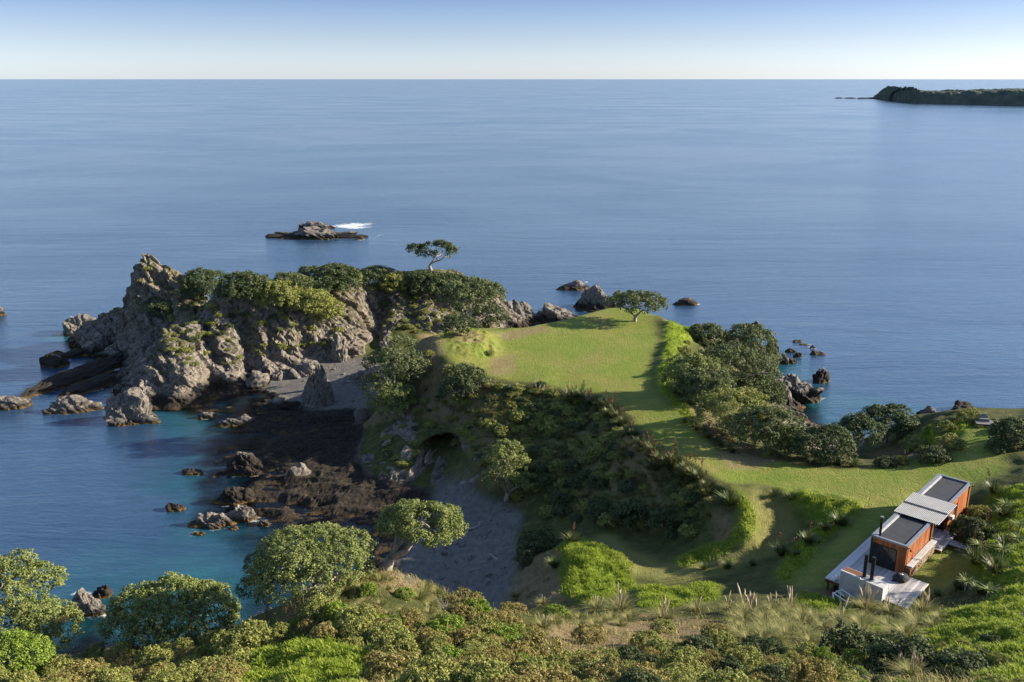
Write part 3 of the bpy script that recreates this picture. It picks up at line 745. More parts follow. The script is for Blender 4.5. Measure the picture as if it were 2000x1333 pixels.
lvl = t.math('ADD', t.math('SUBTRACT', sz.outputs['Z'], oi.outputs['Alpha']), t.math('MULTIPLY', t.math('SUBTRACT', nm, .5), 1.1))
rk = t.mix(t.maprange(lvl, 1.0, .2), rk, t.mix(nf, (.016, .014, .012), (.045, .036, .026)))
rk = t.mix(t.math('MULTIPLY', t.maprange(sz.outputs['Z'], .42, .12), .75), rk, (.13, .078, .018))
t.done(rk, .85, t.bump(t.math('ADD', t.math('MULTIPLY', rn, .4), t.math('ADD', t.math('MULTIPLY', nf, .2), t.math('MULTIPLY', crack, .12))), .7, .35), .2)
M_ROCK = t.m
import bmesh
_ico = {}
def ico(sub):
    if sub not in _ico:
        bm = bmesh.new(); bmesh.ops.create_icosphere(bm, subdivisions=sub, radius=1.0)
        v = np.array([x.co[:] for x in bm.verts]); f = np.array([[y.index for y in x.verts] for x in bm.faces]); bm.free()
        _ico[sub] = (v, f)
    return _ico[sub]
ROCKS = []
def rock_thing(name, label, px, py, wpx, hpx, deep=.7, rot=0.0, seed=0, dark=0.0, pointy=0.0, cat='rock', group=None, z0=0.0, sub=None):
    b = W(px, py, z0); sl = math.hypot(b[1], CAM_Z - z0)
    k = sl / FPX
    wd, ht = wpx * k, hpx * k / (b[1] / sl)
    dp = wd * deep
    ht = max(.25, ht - dp * .35 * (CAM_Z - z0) / b[1])
    v, f = ico(sub or (5 if wpx > 55 else 4))
    v = v.copy()
    s = np.array((wd / 2 * 1.06, dp / 2 * 1.06, ht * 1.35))
    o = np.array((seed * 3.1, seed * 7.7, seed * 1.3))
    p = v * np.maximum(s, .3)
    S2 = np.array([(.8, 0, -.6), (0, 1, 0), (.6, 0, .8)])
    sc = 2.2 / max(.6, min(wd, 9))
    q = (p @ S2.T) * np.array((.55, .8, 1.5)) * sc + o
    n = (fbm(q, 5, seed, True) - .58) * .75 + (fbm(p * sc * .9 + o, 3, seed + 5) - .5) * .7 + (fbm(q * 3.1, 3, seed + 8, True) - .6) * .22
    wv, we = worley((p @ S2.T) * np.array((.7, 1.0, 1.9)) * sc * 1.5 + o, seed)
    n = n * 1.1 + (wv - .5) * .28 - .10 * np.exp(-we * 12)
    v2 = v * (1 + n[:, None] * np.array((1, 1, .9)))
    if pointy: v2[:, :2] *= (1 - pointy * np.clip(v2[:, 2:], 0, 1.2))
    v2 = v2 * s
    v2[:, 2] = np.where(v2[:, 2] < 0, v2[:, 2] * .55, v2[:, 2])
    c_, s_ = math.cos(rot), math.sin(rot)
    v2 = v2 @ np.array([(c_, s_, 0), (-s_, c_, 0), (0, 0, 1)])
    me = mesh_np(name, v2, f, False, [M_ROCK])
    o_ = link(name, me, None, (b[0], b[1] + dp * .42, z0 - .1 - ht * .33))
    o_.color = (1, 1, 1, dark)
    ROCKS.append(o_)
    return tag(o_, label, cat, group)
def ridge(label, a, b, wid, ht, seed, group):
    A_, B_ = W(*a, 0), W(*b, 0)
    L_ = math.hypot(*(B_ - A_)[:2]); rot = math.atan2(*(B_ - A_)[1::-1])
    v, f = ico(5)
    p = v * np.array((L_ / 2, wid / 2, ht)); o = seed * 3.3
    n = (fbm(p * np.array((.22, .6, .9)) + o, 5, seed, True) - .55) * .8 + (fbm(p * .5 + o, 3, seed) - .5) * .5
    wv, we = worley(p * np.array((.3, .7, 1.2)) + o, seed)
    v2 = p * (1 + (n + (wv - .5) * .35)[:, None] * np.array((.25, .8, .9)))
    v2[:, 2] -= ht * .2
    o_ = link('reef_ridge', mesh_np('reef_ridge', v2, f, False, [M_ROCK]), None, tuple((A_ + B_) / 2), (0, 0, rot))
    o_.color = (1, 1, 1, 3.0); ROCKS.append(o_)
    return tag(o_, label, 'rock', group)
G_ = 'rocks standing in the sea'
RK = rock_thing
RK('rock_islet', 'long low brown rock islet with surf breaking along its right end', 620, 467, 142, 17, .30, .0, 3, .9, group=G_)
RK('rock_islet', 'smaller dark rock behind the long brown islet beside white surf', 612, 447, 72, 12, .35, 0, 4, .3, group=G_)
RK('sea_rock', 'tiny black rock awash in foam off the end of the brown islet', 702, 469, 18, 5, .6, 0, 5, .8, group=G_)
RK('sea_rock', 'low dark rock with a white splash offshore beyond the lawn', 1122, 567, 54, 14, .45, 0, 6, .5, group=G_)
RK('sea_rock', 'small flat black rock in open water near the spreading lawn tree', 1340, 597, 46, 13, .5, 0, 7, .8, group=G_)
RK('sea_rock', 'reddish rock tip rising from open sea west of the pointed crag', -6, 617, 22, 16, .7, 0, 8, .5, group=G_)
RK('shore_rock', 'yellowish boulder at the seaward foot of the pointed crag', 148, 656, 70, 34, .6, 0, 9, .0, group=G_)
ridge('long black rock ridge running out to sea, longest of the reef', (282, 690), (40, 779), 5.2, 2.0, 10, G_)
ridge('thin black rock ridge lying behind the longest reef ridge', (216, 683), (106, 703), 2.6, 1.3, 11, G_)
ridge('shorter black rock ridge in front of the longest reef ridge', (252, 730), (112, 780), 4.2, 1.5, 12, G_)
ridge('broad black rock slab joining the reef ridges to the cliff', (262, 676), (222, 716), 5.5, 1.6, 13, G_)
RK('sea_rock', 'rounded black rock awash beside the thin reef ridge', 101, 718, 44, 22, .7, 0, 14, 3.0, group=G_)
RK('sea_rock', 'tiny flat black rock at the tip of the thin reef ridge', 108, 692, 28, 7, .5, R(10), 15, 3.0, group=G_)
RK('sea_rock', 'sunlit brown rock off the outer end of the longest reef ridge', 14, 800, 66, 22, .4, R(15), 16, .2, group=G_)
RK('sea_rock', 'row of three pale knobs of rock in front of the reef ridges', 136, 807, 90, 26, .35, R(12), 17, .0, group=G_)
RK('sea_rock', 'big sunlit wedge of buff rock at the foot of the headland', 246, 832, 92, 58, .62, R(8), 18, .0, group=G_)
RK('sea_pinnacle', 'pointed buff rock pinnacle rising from the grey beach', 618, 805, 84, 84, .62, 0, 19, 0, .6, group=G_)
RK('beach_rock', 'low dark boulders leading from the pinnacle towards the channel', 545, 808, 80, 26, .45, R(5), 20, 1.2, group=G_)
RK('channel_rock', 'pale rock with an ochre rim in the green channel', 462, 832, 62, 20, .4, R(14), 21, -.2, group=G_)
RK('channel_rock', 'small pale rock beside the ochre rimmed channel rock', 404, 818, 34, 11, .5, R(8), 22, -.2, group=G_)
RK('channel_rock', 'thin ochre ledge just awash in the green channel', 432, 806, 46, 8, .5, R(8), 23, -.2, group=G_)
RK('reef_rock', 'knobbly sunlit rock heap on the seaward edge of the dark reef', 415, 1030, 74, 30, .5, R(6), 24, -.3, group=G_)
RK('reef_rock', 'sunlit rock beside the knobbly heap on the reef edge', 470, 1020, 46, 26, .6, 0, 25, -.3, group=G_)
RK('reef_rock', 'small ochre rock in the teal water below the knobbly heap', 456, 1036, 18, 8, .6, 0, 26, -.2, group=G_)
RK('reef_rock', 'tiny ochre rock alone in the teal shallows off the reef', 388, 1046, 22, 7, .5, 0, 27, -.2, group=G_)
RK('reef_rock', 'dark rock alone at the outer corner of the reef', 340, 1000, 34, 13, .6, 0, 28, 2, group=G_)
RK('reef_rock', 'dark rock awash at the reef edge near blue water', 372, 928, 36, 11, .6, 0, 29, 2, group=G_)
RK('reef_rock', 'pale rock beneath the tree on the spur at the reef edge', 515, 1028, 22, 12, .6, 0, 30, -.3, group=G_)
RK('reef_rock', 'white topped rock in the shadow at the middle of the reef', 585, 940, 46, 26, .5, R(30), 31, -.5, group=G_)
RK('reef_rock', 'large dark rounded rock on the shadowed reef flat', 475, 928, 60, 34, .6, 0, 32, 2, group=G_)
RK('reef_rock', 'dark ledge of rock on the reef beside the pool', 455, 985, 60, 26, .5, R(10), 33, 2, group=G_)
RK('cliff_boulder', 'greenish slab leaning on the dark foot of the lawn cliff', 706, 828, 28, 26, .5, 0, 34, -.5, group=G_, z0=.8)
RK('weed_rock', 'brown weed covered rock in the swirl between two near trees', 160, 1206, 60, 34, .6, 0, 35, -.2, group=G_)
RK('weed_rock', 'dark red rock awash beyond the weed covered rock', 195, 1170, 36, 22, .6, 0, 36, 1.0, group=G_)
RK('weed_rock', 'flat brown rock under the big tree at the water edge', 105, 1212, 46, 16, .6, 0, 37, .2, group=G_)
# behind and east of the lawn
RK('shore_crag', 'grey pointed crag of two peaks behind the far lawn edge', 1012, 634, 86, 38, .7, 0, 38, .8, .25, group=G_)
RK('shore_crag', 'broad grey crag behind the middle of the far lawn edge', 1082, 632, 78, 29, .6, 0, 39, .8, group=G_)
RK('shore_crag', 'dark jagged crag beside the spreading lawn tree', 1163, 608, 78, 35, .7, 0, 40, 1.2, group=G_)
RK('shore_crag', 'brown crag ending the headland beside open water', 958, 606, 60, 44, .7, 0, 41, 0, group=G_)
RK('shore_rock', 'largest craggy black rock below the eastern trees', 1556, 790, 96, 50, .75, R(10), 42, 1.6, group=G_)
RK('shore_rock', 'dark rock in front of the largest eastern crag', 1540, 800, 44, 24, .7, 0, 43, 1.6, group=G_)
RK('sea_rock', 'brown rock with a thin tail beside the largest eastern crag', 1606, 748, 34, 26, .6, R(25), 44, 1.6, group=G_)
RK('shore_rock', 'grey upright rock beside the top of the eastern trees', 1510, 694, 26, 24, .8, 0, 45, 1.6, group=G_)
RK('shore_rock', 'small brown rock showing behind the eastern tree crown', 1480, 642, 22, 12, .8, 0, 46, .2, group=G_)
for i_, (a_, b_, w_, h_) in enumerate(((1511, 724, 18, 24), (1530, 712, 24, 18), (1548, 710, 22, 9), (1560, 699, 16, 10), (1546, 689, 18, 8), (1598, 694, 26, 7), (1558, 669, 16, 5), (1574, 675, 18, 3), (1587, 681, 10, 5))):
    RK('sea_rock', 'little brown rock scattered off the eastern shore in shallow water', a_, b_, w_, h_, .6, 0, 60 + i_, .3, group='little rocks off the eastern shore')
RK('sea_rock', 'small dark rock alone in the eastern bay below the trees', 1560, 820, 30, 12, .6, 0, 70, .3, group=G_)
RK('shore_rock', 'rubble of grey boulders under the eastern trees at the waterline', 1526, 806, 44, 40, .8, 0, 71, 1.6, group=G_)
RK('shore_rock', 'dark rock at the bay mouth left of the picnic platform', 1812, 834, 44, 28, .7, 0, 72, 1.6, group=G_)
RK('shore_rock', 'low dark rock beside the bay mouth rock', 1838, 834, 32, 18, .7, 0, 73, 1.6, group=G_)
RK('shore_rock', 'jagged rock in the surf behind the picnic platform', 1887, 806, 54, 15, .6, 0, 74, 1.6, group=G_)
RK('shore_rock', 'rough rock between the surf and the picnic platform knoll', 1880, 822, 60, 22, .6, 0, 75, 1.6, group=G_)
RK('shore_rock', 'reddish rock right of the picnic platform by the water', 1965, 824, 22, 12, .6, 0, 76, .2, group=G_)
for i_, (a_, b_, w_, h_) in enumerate(((590, 738, 60, 26), (500, 750, 44, 22), (660, 716, 46, 46), (705, 756, 46, 24), (545, 742, 30, 14), (740, 712, 40, 20))):
    RK('beach_boulder', 'grey boulder at the head of the north beach under the headland', a_, b_, w_, h_, .7, i_, 80 + i_, -.8, group='boulders at the foot of the headland', z0=.8)

# stones and driftwood lying on the two beaches
sv_, sf_ = ico(2)
stone_me = [mesh_np('beach_stone', sv_ * (1 + (fbm(sv_ * 1.6 + k * 4, 3, k)[:, None] - .5) * .7) * np.array((1, .8, .55)), sf_, False, [M_ROCK]) for k in range(4)]
brng = np.random.default_rng(31)
for (bx0, bx1, by0, by1, n_, lab_) in ((860, 1000, 985, 1140, 34, '%s stone lying on the shadowed cove beach'), (575, 735, 722, 785, 22, '%s stone lying on the grey north beach')):
    for k in range(n_):
        p = on(brng.uniform(bx0, bx1), brng.uniform(by0, by1)); s_ = brng.uniform(.14, .5) ** 1.2
        if p[2] < .2 or p[2] > 2.6: continue
        o_ = link('beach_stone', stone_me[k % 4], None, (p[0], p[1], p[2] + s_ * .1), (0, 0, brng.uniform(0, 6)), s_)
        o_.color = (1, 1, 1, -1)
        tag(o_, lab_ % ('large rounded' if s_ > .25 else 'small rounded'), 'stone', 'stones on the beaches')
t = NT('driftwood'); n_ = t.noise(4, t.mapping(t.coord(), (1, 5, 5)), 4); t.done(t.ramp(n_, [(.3, (.20, .18, .16)), (.7, (.40, .37, .33))]), .9)
for (lx, ly, L_, rz_, lab_) in ((930, 1030, 2.6, .5, 'long bleached driftwood log in the middle of the cove beach'), (965, 1090, 1.7, 2.0, 'short bleached driftwood log near the cove bank'), (900, 1000, 1.9, 1.1, 'driftwood log at the back of the cove beach'), (690, 745, 2.4, .3, 'driftwood log on the grey north beach')):
    p = on(lx, ly); m_ = MB()
    pt = np.array([(x_, .12 * math.sin(x_ * 2), .03 * math.sin(x_ * 3)) for x_ in np.linspace(-L_ / 2, L_ / 2, 7)])
    m_.tube(pt, np.linspace(.13, .07, 7), 8); m_.tube([pt[4], pt[4] + np.array((.25, .3, .2))], [.06, .03], 6)
    tag(m_.build('driftwood_log', t.m, None, loc=(p[0], p[1], p[2] + .07), rot=(0, 0, rz_)), lab_, 'driftwood')

# ------------------------------------------------------------------ the far headland across the bay
t = NT('far_bush')
pos = t.pos()
n_ = t.noise(.05, pos, 5, .6)
t.done(t.ramp(n_, [(.35, (.060, .072, .055)), (.6, (.095, .11, .075)), (.75, (.15, .15, .11))]), .9, t.bump(n_, .8, 8.0), .1)  # bush tones lightened to stand in for haze over the distance
prof = [(1735, 0), (1745, 2), (1756, 5), (1762, 17), (1772, 30), (1790, 32), (1803, 27), (1830, 23), (1860, 24), (1890, 23), (1905, 28), (1925, 25), (1945, 27), (1970, 30), (2000, 31), (2060, 33), (2140, 36), (2220, 40), (2320, 40), (2420, 30)]
fpx = np.linspace(1735, 2420, 300)
fh = np.interp(fpx, [a_ for a_, _ in prof], [b_ for _, b_ in prof])
fwl = np.interp(fpx, (1735, 1800, 2000, 2420), (195.5, 203, 207.5, 214))
rows = np.linspace(0, 1, 30)
fv = []
for r_ in rows:
    for a_, h_, w_ in zip(fpx, fh, fwl):
        b_ = W(a_, w_, 0)
        k_ = b_[1] / FPX
        sh_ = min(1, r_ / .12) * (1 if r_ < .6 else 1 - ((r_ - .6) / .4) ** 2)
        fv.append((b_[0] + r_ * 60, b_[1] + r_ * 330, max(-2, h_ * .88 * k_ * sh_ ** .6 - (1 if r_ in (0, 1) else 0) * 3)))
fv = np.array(fv)
bump_ = fbm(fv * np.array((.06, .06, .06)), 4, 91, True)
fv[:, 2] += np.where(fv[:, 2] > 3, (bump_ - .6) * 9, (bump_ - .6) * 3)
n2 = len(fpx)
jj, ii = np.meshgrid(np.arange(len(rows) - 1), np.arange(n2 - 1), indexing='ij')
a = (jj * n2 + ii).ravel()
kind(link('far_headland', mesh_np('far_headland', fv, np.stack([a, a + 1, a + 1 + n2, a + n2], 1), True, [t.m])), 'structure')
for i_, (a_, w_) in enumerate(((1640, 14), (1662, 20), (1685, 16), (1706, 22), (1726, 16))):
    RK('far_reef_rock', 'low dark rock in the line off the far headland point', a_, 192.6 + i_ * .4, w_, 1.8, .5, 0, 95 + i_, 8, group='reef rocks off the far headland point', sub=3)

# wash around the rocks
fo = foam.copy()
for i_, o_ in enumerate(ROCKS):
    if o_.location.z > .3 or o_.location.y > 400: continue
    co = np.empty(len(o_.data.vertices) * 3, np.float32); o_.data.vertices.foreach_get('co', co)
    co = co.reshape(-1, 3); ca, sa = math.cos(o_.rotation_euler.z), math.sin(o_.rotation_euler.z)
    wl_ = co[np.abs(co[:, 2] + o_.location.z) < .3]
    if len(wl_) < 3: continue
    q_ = np.stack([wl_[:, 0] * ca - wl_[:, 1] * sa + o_.location.x, wl_[:, 0] * sa + wl_[:, 1] * ca + o_.location.y], 1)[::3]
    lo, hi = q_.min(0) - 3, q_.max(0) + 3
    m_ = (SX > lo[0]) & (SX < hi[0]) & (SY > lo[1]) & (SY < hi[1])
    if not m_.any(): continue
    g_ = np.stack([SX[m_], SY[m_]], 1)
    dd = np.sqrt(((g_[:, None] - q_[None]) ** 2).sum(2).min(1))
    fo[m_] = np.maximum(fo[m_], (.42 + .22 * ((i_ * 7) % 5) / 5) * np.exp(-(dd / .9) ** 2))
sea_me.attributes['foam'].data.foreach_set('value', fo.astype(np.float32).ravel())
# ------------------------------------------------------------------ cabin materials
def wood(name, c1, c2, c3):
    t = NT(name)
    oc = t.coord()
    oi = t.new('ShaderNodeObjectInfo')
    g_ = t.noise(3.0, t.mapping(oc, (6, 6, .5)), 5, .6)
    col = t.ramp(g_, [(.3, c1), (.55, c2), (.75, c3)])
    hsv = t.new('ShaderNodeHueSaturation'); t.l.new(col, hsv.inputs['Color'])
    t.l.new(t.maprange(oi.outputs['Random'], 0, 1, .68, 1.25), hsv.inputs['Value'])
    return t.done(hsv.outputs[0], .55, t.bump(g_, .3, .01), .3)
M_CEDAR = wood('cedar_board', (.20, .060, .018), (.30, .098, .030), (.40, .15, .05))
M_DECK = wood('deck_plank', (.32, .295, .28), (.50, .465, .44), (.60, .56, .53))
def plain(name, col, rough=.6, metal=None, nscale=3.0, amt=.3, spec=.4):
    t = NT(name)
    n_ = t.noise(nscale, t.coord(), 5, .65)
    c_ = t.mix(t.maprange(n_, .3, .7), tuple(x * (1 - amt) for x in col), tuple(min(1, x * (1 + amt * .5)) for x in col))
    return t.done(c_, rough, t.bump(n_, .15, .02), spec, metal)
M_OLDDECK = wood('old_deck_plank', (.12, .115, .11), (.19, .18, .175), (.25, .24, .23))
M_ROOF = plain('roof_membrane', (.028, .030, .036), .75, nscale=1.5)
M_TRIM = plain('grey_flashing', (.20, .21, .225), .45, .2, 2.0, .15)
M_IRON = plain('corrugated_steel', (.15, .155, .168), .6, None, 1.5, .2)
M_BLACK = plain('black_steel', (.018, .018, .020), .45, .3, 4.0, .3)
M_GLASS = NT('dark_glass').done((.010, .012, .014), .06, None, .5)
M_CONC = plain('concrete', (.43, .42, .40), .8, None, 1.2, .22)
M_WHITE = plain('white_paint', (.75, .74, .72), .5, None, 5.0, .08)
M_STONE = [plain('stone_%s' % n_, c_, .85, None, 6.0, .4) for n_, c_ in (('buff', (.33, .24, .15)), ('rust', (.30, .16, .08)), ('grey', (.26, .22, .18)))]
M_DARKWOOD = wood('dark_timber', (.10, .045, .02), (.16, .07, .03), (.2, .1, .05))
M_FABRIC = plain('black_fabric', (.022, .022, .026), .85, None, 8.0, .4)

# cabin frame: u across towards the sunny side, v along away from the camera, w up; origin at the near cabin's front right foot
MH = Matrix(((ax_w[0], ax_l[0], 0, HA[0]), (ax_w[1], ax_l[1], 0, HA[1]), (0, 0, 1, HA[2]), (0, 0, 0, 1)))
RZ = math.atan2(ax_w[1], ax_w[0])
def hp(u, v, w=0): return MH @ Vector((u, v, w))
CW, CH = 2.85, 2.5                                # cabin width, height
def shared_box(name, size, mat):
    sx_, sy_, sz_ = size
    return MB().box((0, 0, 0), size).mesh(name, mat)

def cabin(u0, v0, length, label, front_window, side_door, name='cabin'):
    """u0 is the sunny-side face, walls run to u0-CW"""
    root = empty(name, hp(u0 - CW / 2, v0 + length / 2, 0), RZ)
    def L(u, v, w=0): return (u - (u0 - CW / 2), v - (v0 + length / 2), w)
    core = MB()
    core.box(L(u0 - CW + .04, v0 + .04, -.35), L(u0 - .04, v0 + length - .04, CH - .12))
    core.build('wall', M_DARKWOOD, root)
    bw = .17
    bm_side = shared_box('board', (.035, bw - .012, CH), M_CEDAR)
    bm_end = shared_box('board', (bw - .012, .035, CH), M_CEDAR)
    bm_top = shared_box('board', (bw - .012, .035, .5), M_CEDAR)
    n_ = int(length / bw)
    for k in range(n_):
        v_ = v0 + k * length / n_
        if side_door and side_door[0] < v_ - v0 < side_door[1]:
            continue
        link('board', bm_side, root, L(u0 - .038, v_, -.05))
        link('board', bm_side, root, L(u0 - CW, v_, -.05))
    m_ = int(CW / bw)
    for k in range(m_):
        u_ = u0 - CW + k * CW / m_
        s_ = (k + .5) / m_
        if front_window and s_ < front_window:
            link('board', bm_top, root, L(u_, v0, CH - .55))
        else:
            link('board', bm_end, root, L(u_, v0, -.05))
        link('board', bm_end, root, L(u_, v0 + length - .036, -.05))
    if front_window:
        fw = CW * front_window
        MB().box(L(u0 - CW + .02, v0 + .0, 0), L(u0 - CW + fw, v0 + .036, CH - .56)).build('window_surround', M_BLACK, root)
        np_ = 3
        for k in range(np_):
            a_ = u0 - CW + .10 + k * (fw - .14) / np_
            w_ = MB().box(L(a_ + .04, v0 - .006, .10), L(a_ + (fw - .14) / np_ - .02, v0 + .02, CH - .66)).build('window_pane', M_GLASS, root)
            f_ = MB()
            for (x0_, x1_, z0_, z1_) in ((a_, a_ + .04, .04, CH - .6), (a_ + (fw - .14) / np_ - .02, a_ + (fw - .14) / np_ + .02, .04, CH - .6), (a_ + .04, a_ + (fw - .14) / np_ - .02, .04, .1), (a_ + .04, a_ + (fw - .14) / np_ - .02, CH - .66, CH - .6)):
                f_.box(L(x0_, v0 - .03, z0_), L(x1_, v0 + .03, z1_))
            fr_ = f_.build('window_frame', M_BLACK, w_)
        MB().box(L(u0 - CW - .03, v0 - .03, 0), L(u0 - CW + .10, v0 + .12, CH - .1)).build('corner_post', M_BLACK, root)
    if side_door:
        d_ = MB().box(L(u0 - .05, v0 + side_door[0] + .05, .0), L(u0 - .01, v0 + side_door[1] + .05, CH - .7)).build('door', M_BLACK, root)
        MB().box(L(u0 - .01, v0 + side_door[0] + .2, .95), L(u0 + .03, v0 + side_door[0] + .24, 1.2)).build('door_handle', M_TRIM, d_)
        MB().box(L(u0 - .045, v0 + side_door[0] + .03, CH - .69), L(u0 - .004, v0 + side_door[1] + .07, CH - .05)).build('door_lintel', M_CEDAR, root)
    # sunken black roof with a grey capped parapet, higher along the shady side
    roof = MB().box(L(u0 - CW + .2, v0 + .2, CH - .2), L(u0 - .2, v0 + length - .2, CH - .06)).build('roof', M_ROOF, root)
    pp = MB()
    ti = CH + .07
    for (a_, b_, c_, d_) in ((u0 - CW - .06, u0 - CW + .26, v0 - .06, v0 + length + .06), (u0 - .2, u0 + .06, v0 - .06, v0 + length + .06), (u0 - CW + .26, u0 - .2, v0 - .06, v0 + .16), (u0 - CW + .26, u0 - .2, v0 + length - .16, v0 + length + .06)):
        pp.box(L(a_, c_, CH - .1), L(b_, d_, ti))
    pp.build('parapet_cap', M_TRIM, roof)
    MB().box(L(u0 - CW + .26, v0 + .16, CH - .05), L(u0 - CW + .40, v0 + length - .16, CH + .03)).build('gutter_strip', M_CONC, roof)
    tag(root, label, 'cabin')
    return root, L
VN, VF = 6.0, 5.75                                  # lengths
GAP = 4.3
cab1, L1 = cabin(0, 0, VN, 'near cedar cabin with a black flat roof and dark glass front facing the deck', .74, None)
cab2, L2 = cabin(0, VN + GAP, VF, 'far cedar cabin with a black flat roof beyond the corrugated canopy', None, (1.4, 2.3))
# details on the near cabin
fl_ = MB().tube([L1(-2.4, .5, CH - .1), L1(-2.4, .5, CH + 1.55)], .105, 12)
fl = fl_.build('roof_flue', M_BLACK, cab1)
MB().tube([L1(-2.4, .5, CH + 1.55), L1(-2.4, .5, CH + 1.60), L1(-2.4, .5, CH + 1.68)], [.11, .15, .14], 12).build('flue_cowl', M_TRIM, fl)
for (u_, v_, w_, par, LL) in ((.05, .12, 2.35, cab1, L1), (.05, VN - .2, 2.35, cab1, L1), (.05, VN + GAP + VF - .15, 2.5, cab2, L2)):
    m_ = MB().box(LL(u_ - .08, v_ - .06, w_ - .1), LL(u_ + .02, v_ + .06, w_ + .1))
    lb = m_.build('wall_light', M_BLACK, par)
    MB().tube([LL(u_ + .02, v_, w_ + .02), LL(u_ + .16, v_, w_ + .02), LL(u_ + .20, v_, w_ - .06), LL(u_ + .20, v_, w_ - .2)], [.03, .03, .05, .10], 8).build('lamp_shade', M_BLACK, lb)
MB().tube([L1(.06, .10, .1), L1(.06, .10, 2.3)], .03, 6).build('downpipe', M_CEDAR, cab1)
MB().box(L1(.0, VN - .42, -.1), L1(.10, VN - .04, CH - .05)).build('side_screen', M_DARKWOOD, cab1)
MB().box(L2(.0, VN + GAP + VF - .4, -.1), L2(.08, VN + GAP + VF - .04, CH - .1)).build('side_screen', M_DARKWOOD, cab2)
hb_ = MB().box(L2(.02, VN + GAP + .25, .9), L2(.30, VN + GAP + .75, 1.25)).build('water_heater', M_WHITE, cab2)
MB().tube([L2(.16, VN + GAP + .5, 1.25), L2(.16, VN + GAP + .5, 1.5), L2(.05, VN + GAP + .5, 1.6)], .03, 6).build('pipe', M_TRIM, hb_)

# stone footing wall along the sunny side
sw = empty('stone_wall', hp(.28, VN / 2 + .1, -.1), RZ)
tag(sw, 'low buff stone wall with a grey cap along the sunny side of the near cabin', 'wall')
MB().box((-.16, -VN / 2 + .1, -.35), (.14, VN / 2 - .2, .84)).build('mortar', M_STONE[2], sw)
sv_, sf_ = ico(1)
st_me = [mesh_np('stone', sv_ * (1 + (fbm(sv_ * 1.7 + k * 5, 2, k)[:, None] - .5) * .5), sf_, False, [M_STONE[k % 3]]) for k in range(6)]
for r_ in range(4):
    y_ = -VN / 2 + .2 + (r_ % 2) * .12
    while y_ < VN / 2 - .3:
        w_ = random.uniform(.22, .40)
        link('stone', random.choice(st_me), sw, (.14, y_ + w_ / 2, -.06 + r_ * .235), (0, 0, 0), (.07, w_ * .54, .128))
        y_ += w_
MB().box((-.22, -VN / 2 + .02, .845), (.26, VN / 2 - .14, .93)).build('cap', M_CONC, sw)
MB().box((-.21, -VN / 2 - .2, -.3), (.20, -VN / 2 + .06, .84)).build('end_post', M_DARKWOOD, sw)

# corrugated canopy between the cabins
cn = empty('canopy', hp(-CW / 2, VN + GAP / 2, CH), RZ)
tag(cn, 'corrugated grey steel canopy roof bridging the two cedar cabins', 'canopy')
cu0, cu1, cv0, cv1 = -CW / 2 - .25, CW / 2 + .67, -GAP / 2 - .75, GAP / 2 - .35
n_ = int((cu1 - cu0) / .13)
def ribs(name, v0_, v1_, za, zb, par):
    m_ = MB(); vs_ = []; fs_ = []
    us_ = np.linspace(cu0, cu1, n_ * 4 + 1)
    for iu, uu in enumerate(us_):
        h_ = .035 if iu % 4 in (1, 2) else 0.0
        vs_ += [(uu, v0_, za + h_), (uu, v1_, zb + h_), (uu, v0_, za + h_ - .012), (uu, v1_, zb + h_ - .012)]
    for iu in range(len(us_) - 1):
        b_ = iu * 4
        fs_ += [(b_, b_ + 4, b_ + 5, b_ + 1), (b_ + 2, b_ + 3, b_ + 7, b_ + 6), (b_, b_ + 2, b_ + 6, b_ + 4), (b_ + 1, b_ + 5, b_ + 7, b_ + 3)]
    return m_.add(vs_, fs_).build(name, M_IRON, par)
mid_v = (cv0 + cv1) / 2 + .1
ribs('roof_sheet', cv0, mid_v - .03, .14, .18, cn); ribs('roof_sheet', mid_v - .08, cv1, .21, .25, cn)
MB().box((cu0 + .05, mid_v - .12, .25), (cu1 - .05, mid_v - .04, .30)).build('lap_flashing', M_TRIM, cn)
fr_ = MB()
fr_.box((cu0 + .02, cv0 + .1, .085), (cu1 - .02, cv0 + .18, .128)).box((cu0 + .02, cv1 - .18, .0), (cu1 - .02, cv1 - .1, .20)).box((cu0 + .02, mid_v - .2, .0), (cu1 - .02, mid_v - .12, .16))
fr_.build('beam', M_BLACK, cn)
for u_, v_ in ((cu0 + .15, cv0 + .95), (cu0 + .15, cv1 - .2), (cu1 - .8, cv0 + .95), (cu1 - .8, cv1 - .2)):
    MB().box((u_ - .05, v_ - .05, -CH - .3), (u_ + .05, v_ + .05, .14)).build('post', M_BLACK, cn)
MB().box((-1.3, GAP / 2 - .30, -CH), (1.3, GAP / 2 - .2, -.2)).build('glass_screen', M_GLASS, cn)

MB().box((-CW / 2 - .02, -GAP / 2 + .05, -CH), (-CW / 2 + .06, GAP / 2 - .05, -.02)).build('sun_block_screen', M_DARKWOOD, cn)  # unseen screen, added to block sun shining through the gap between the cabins

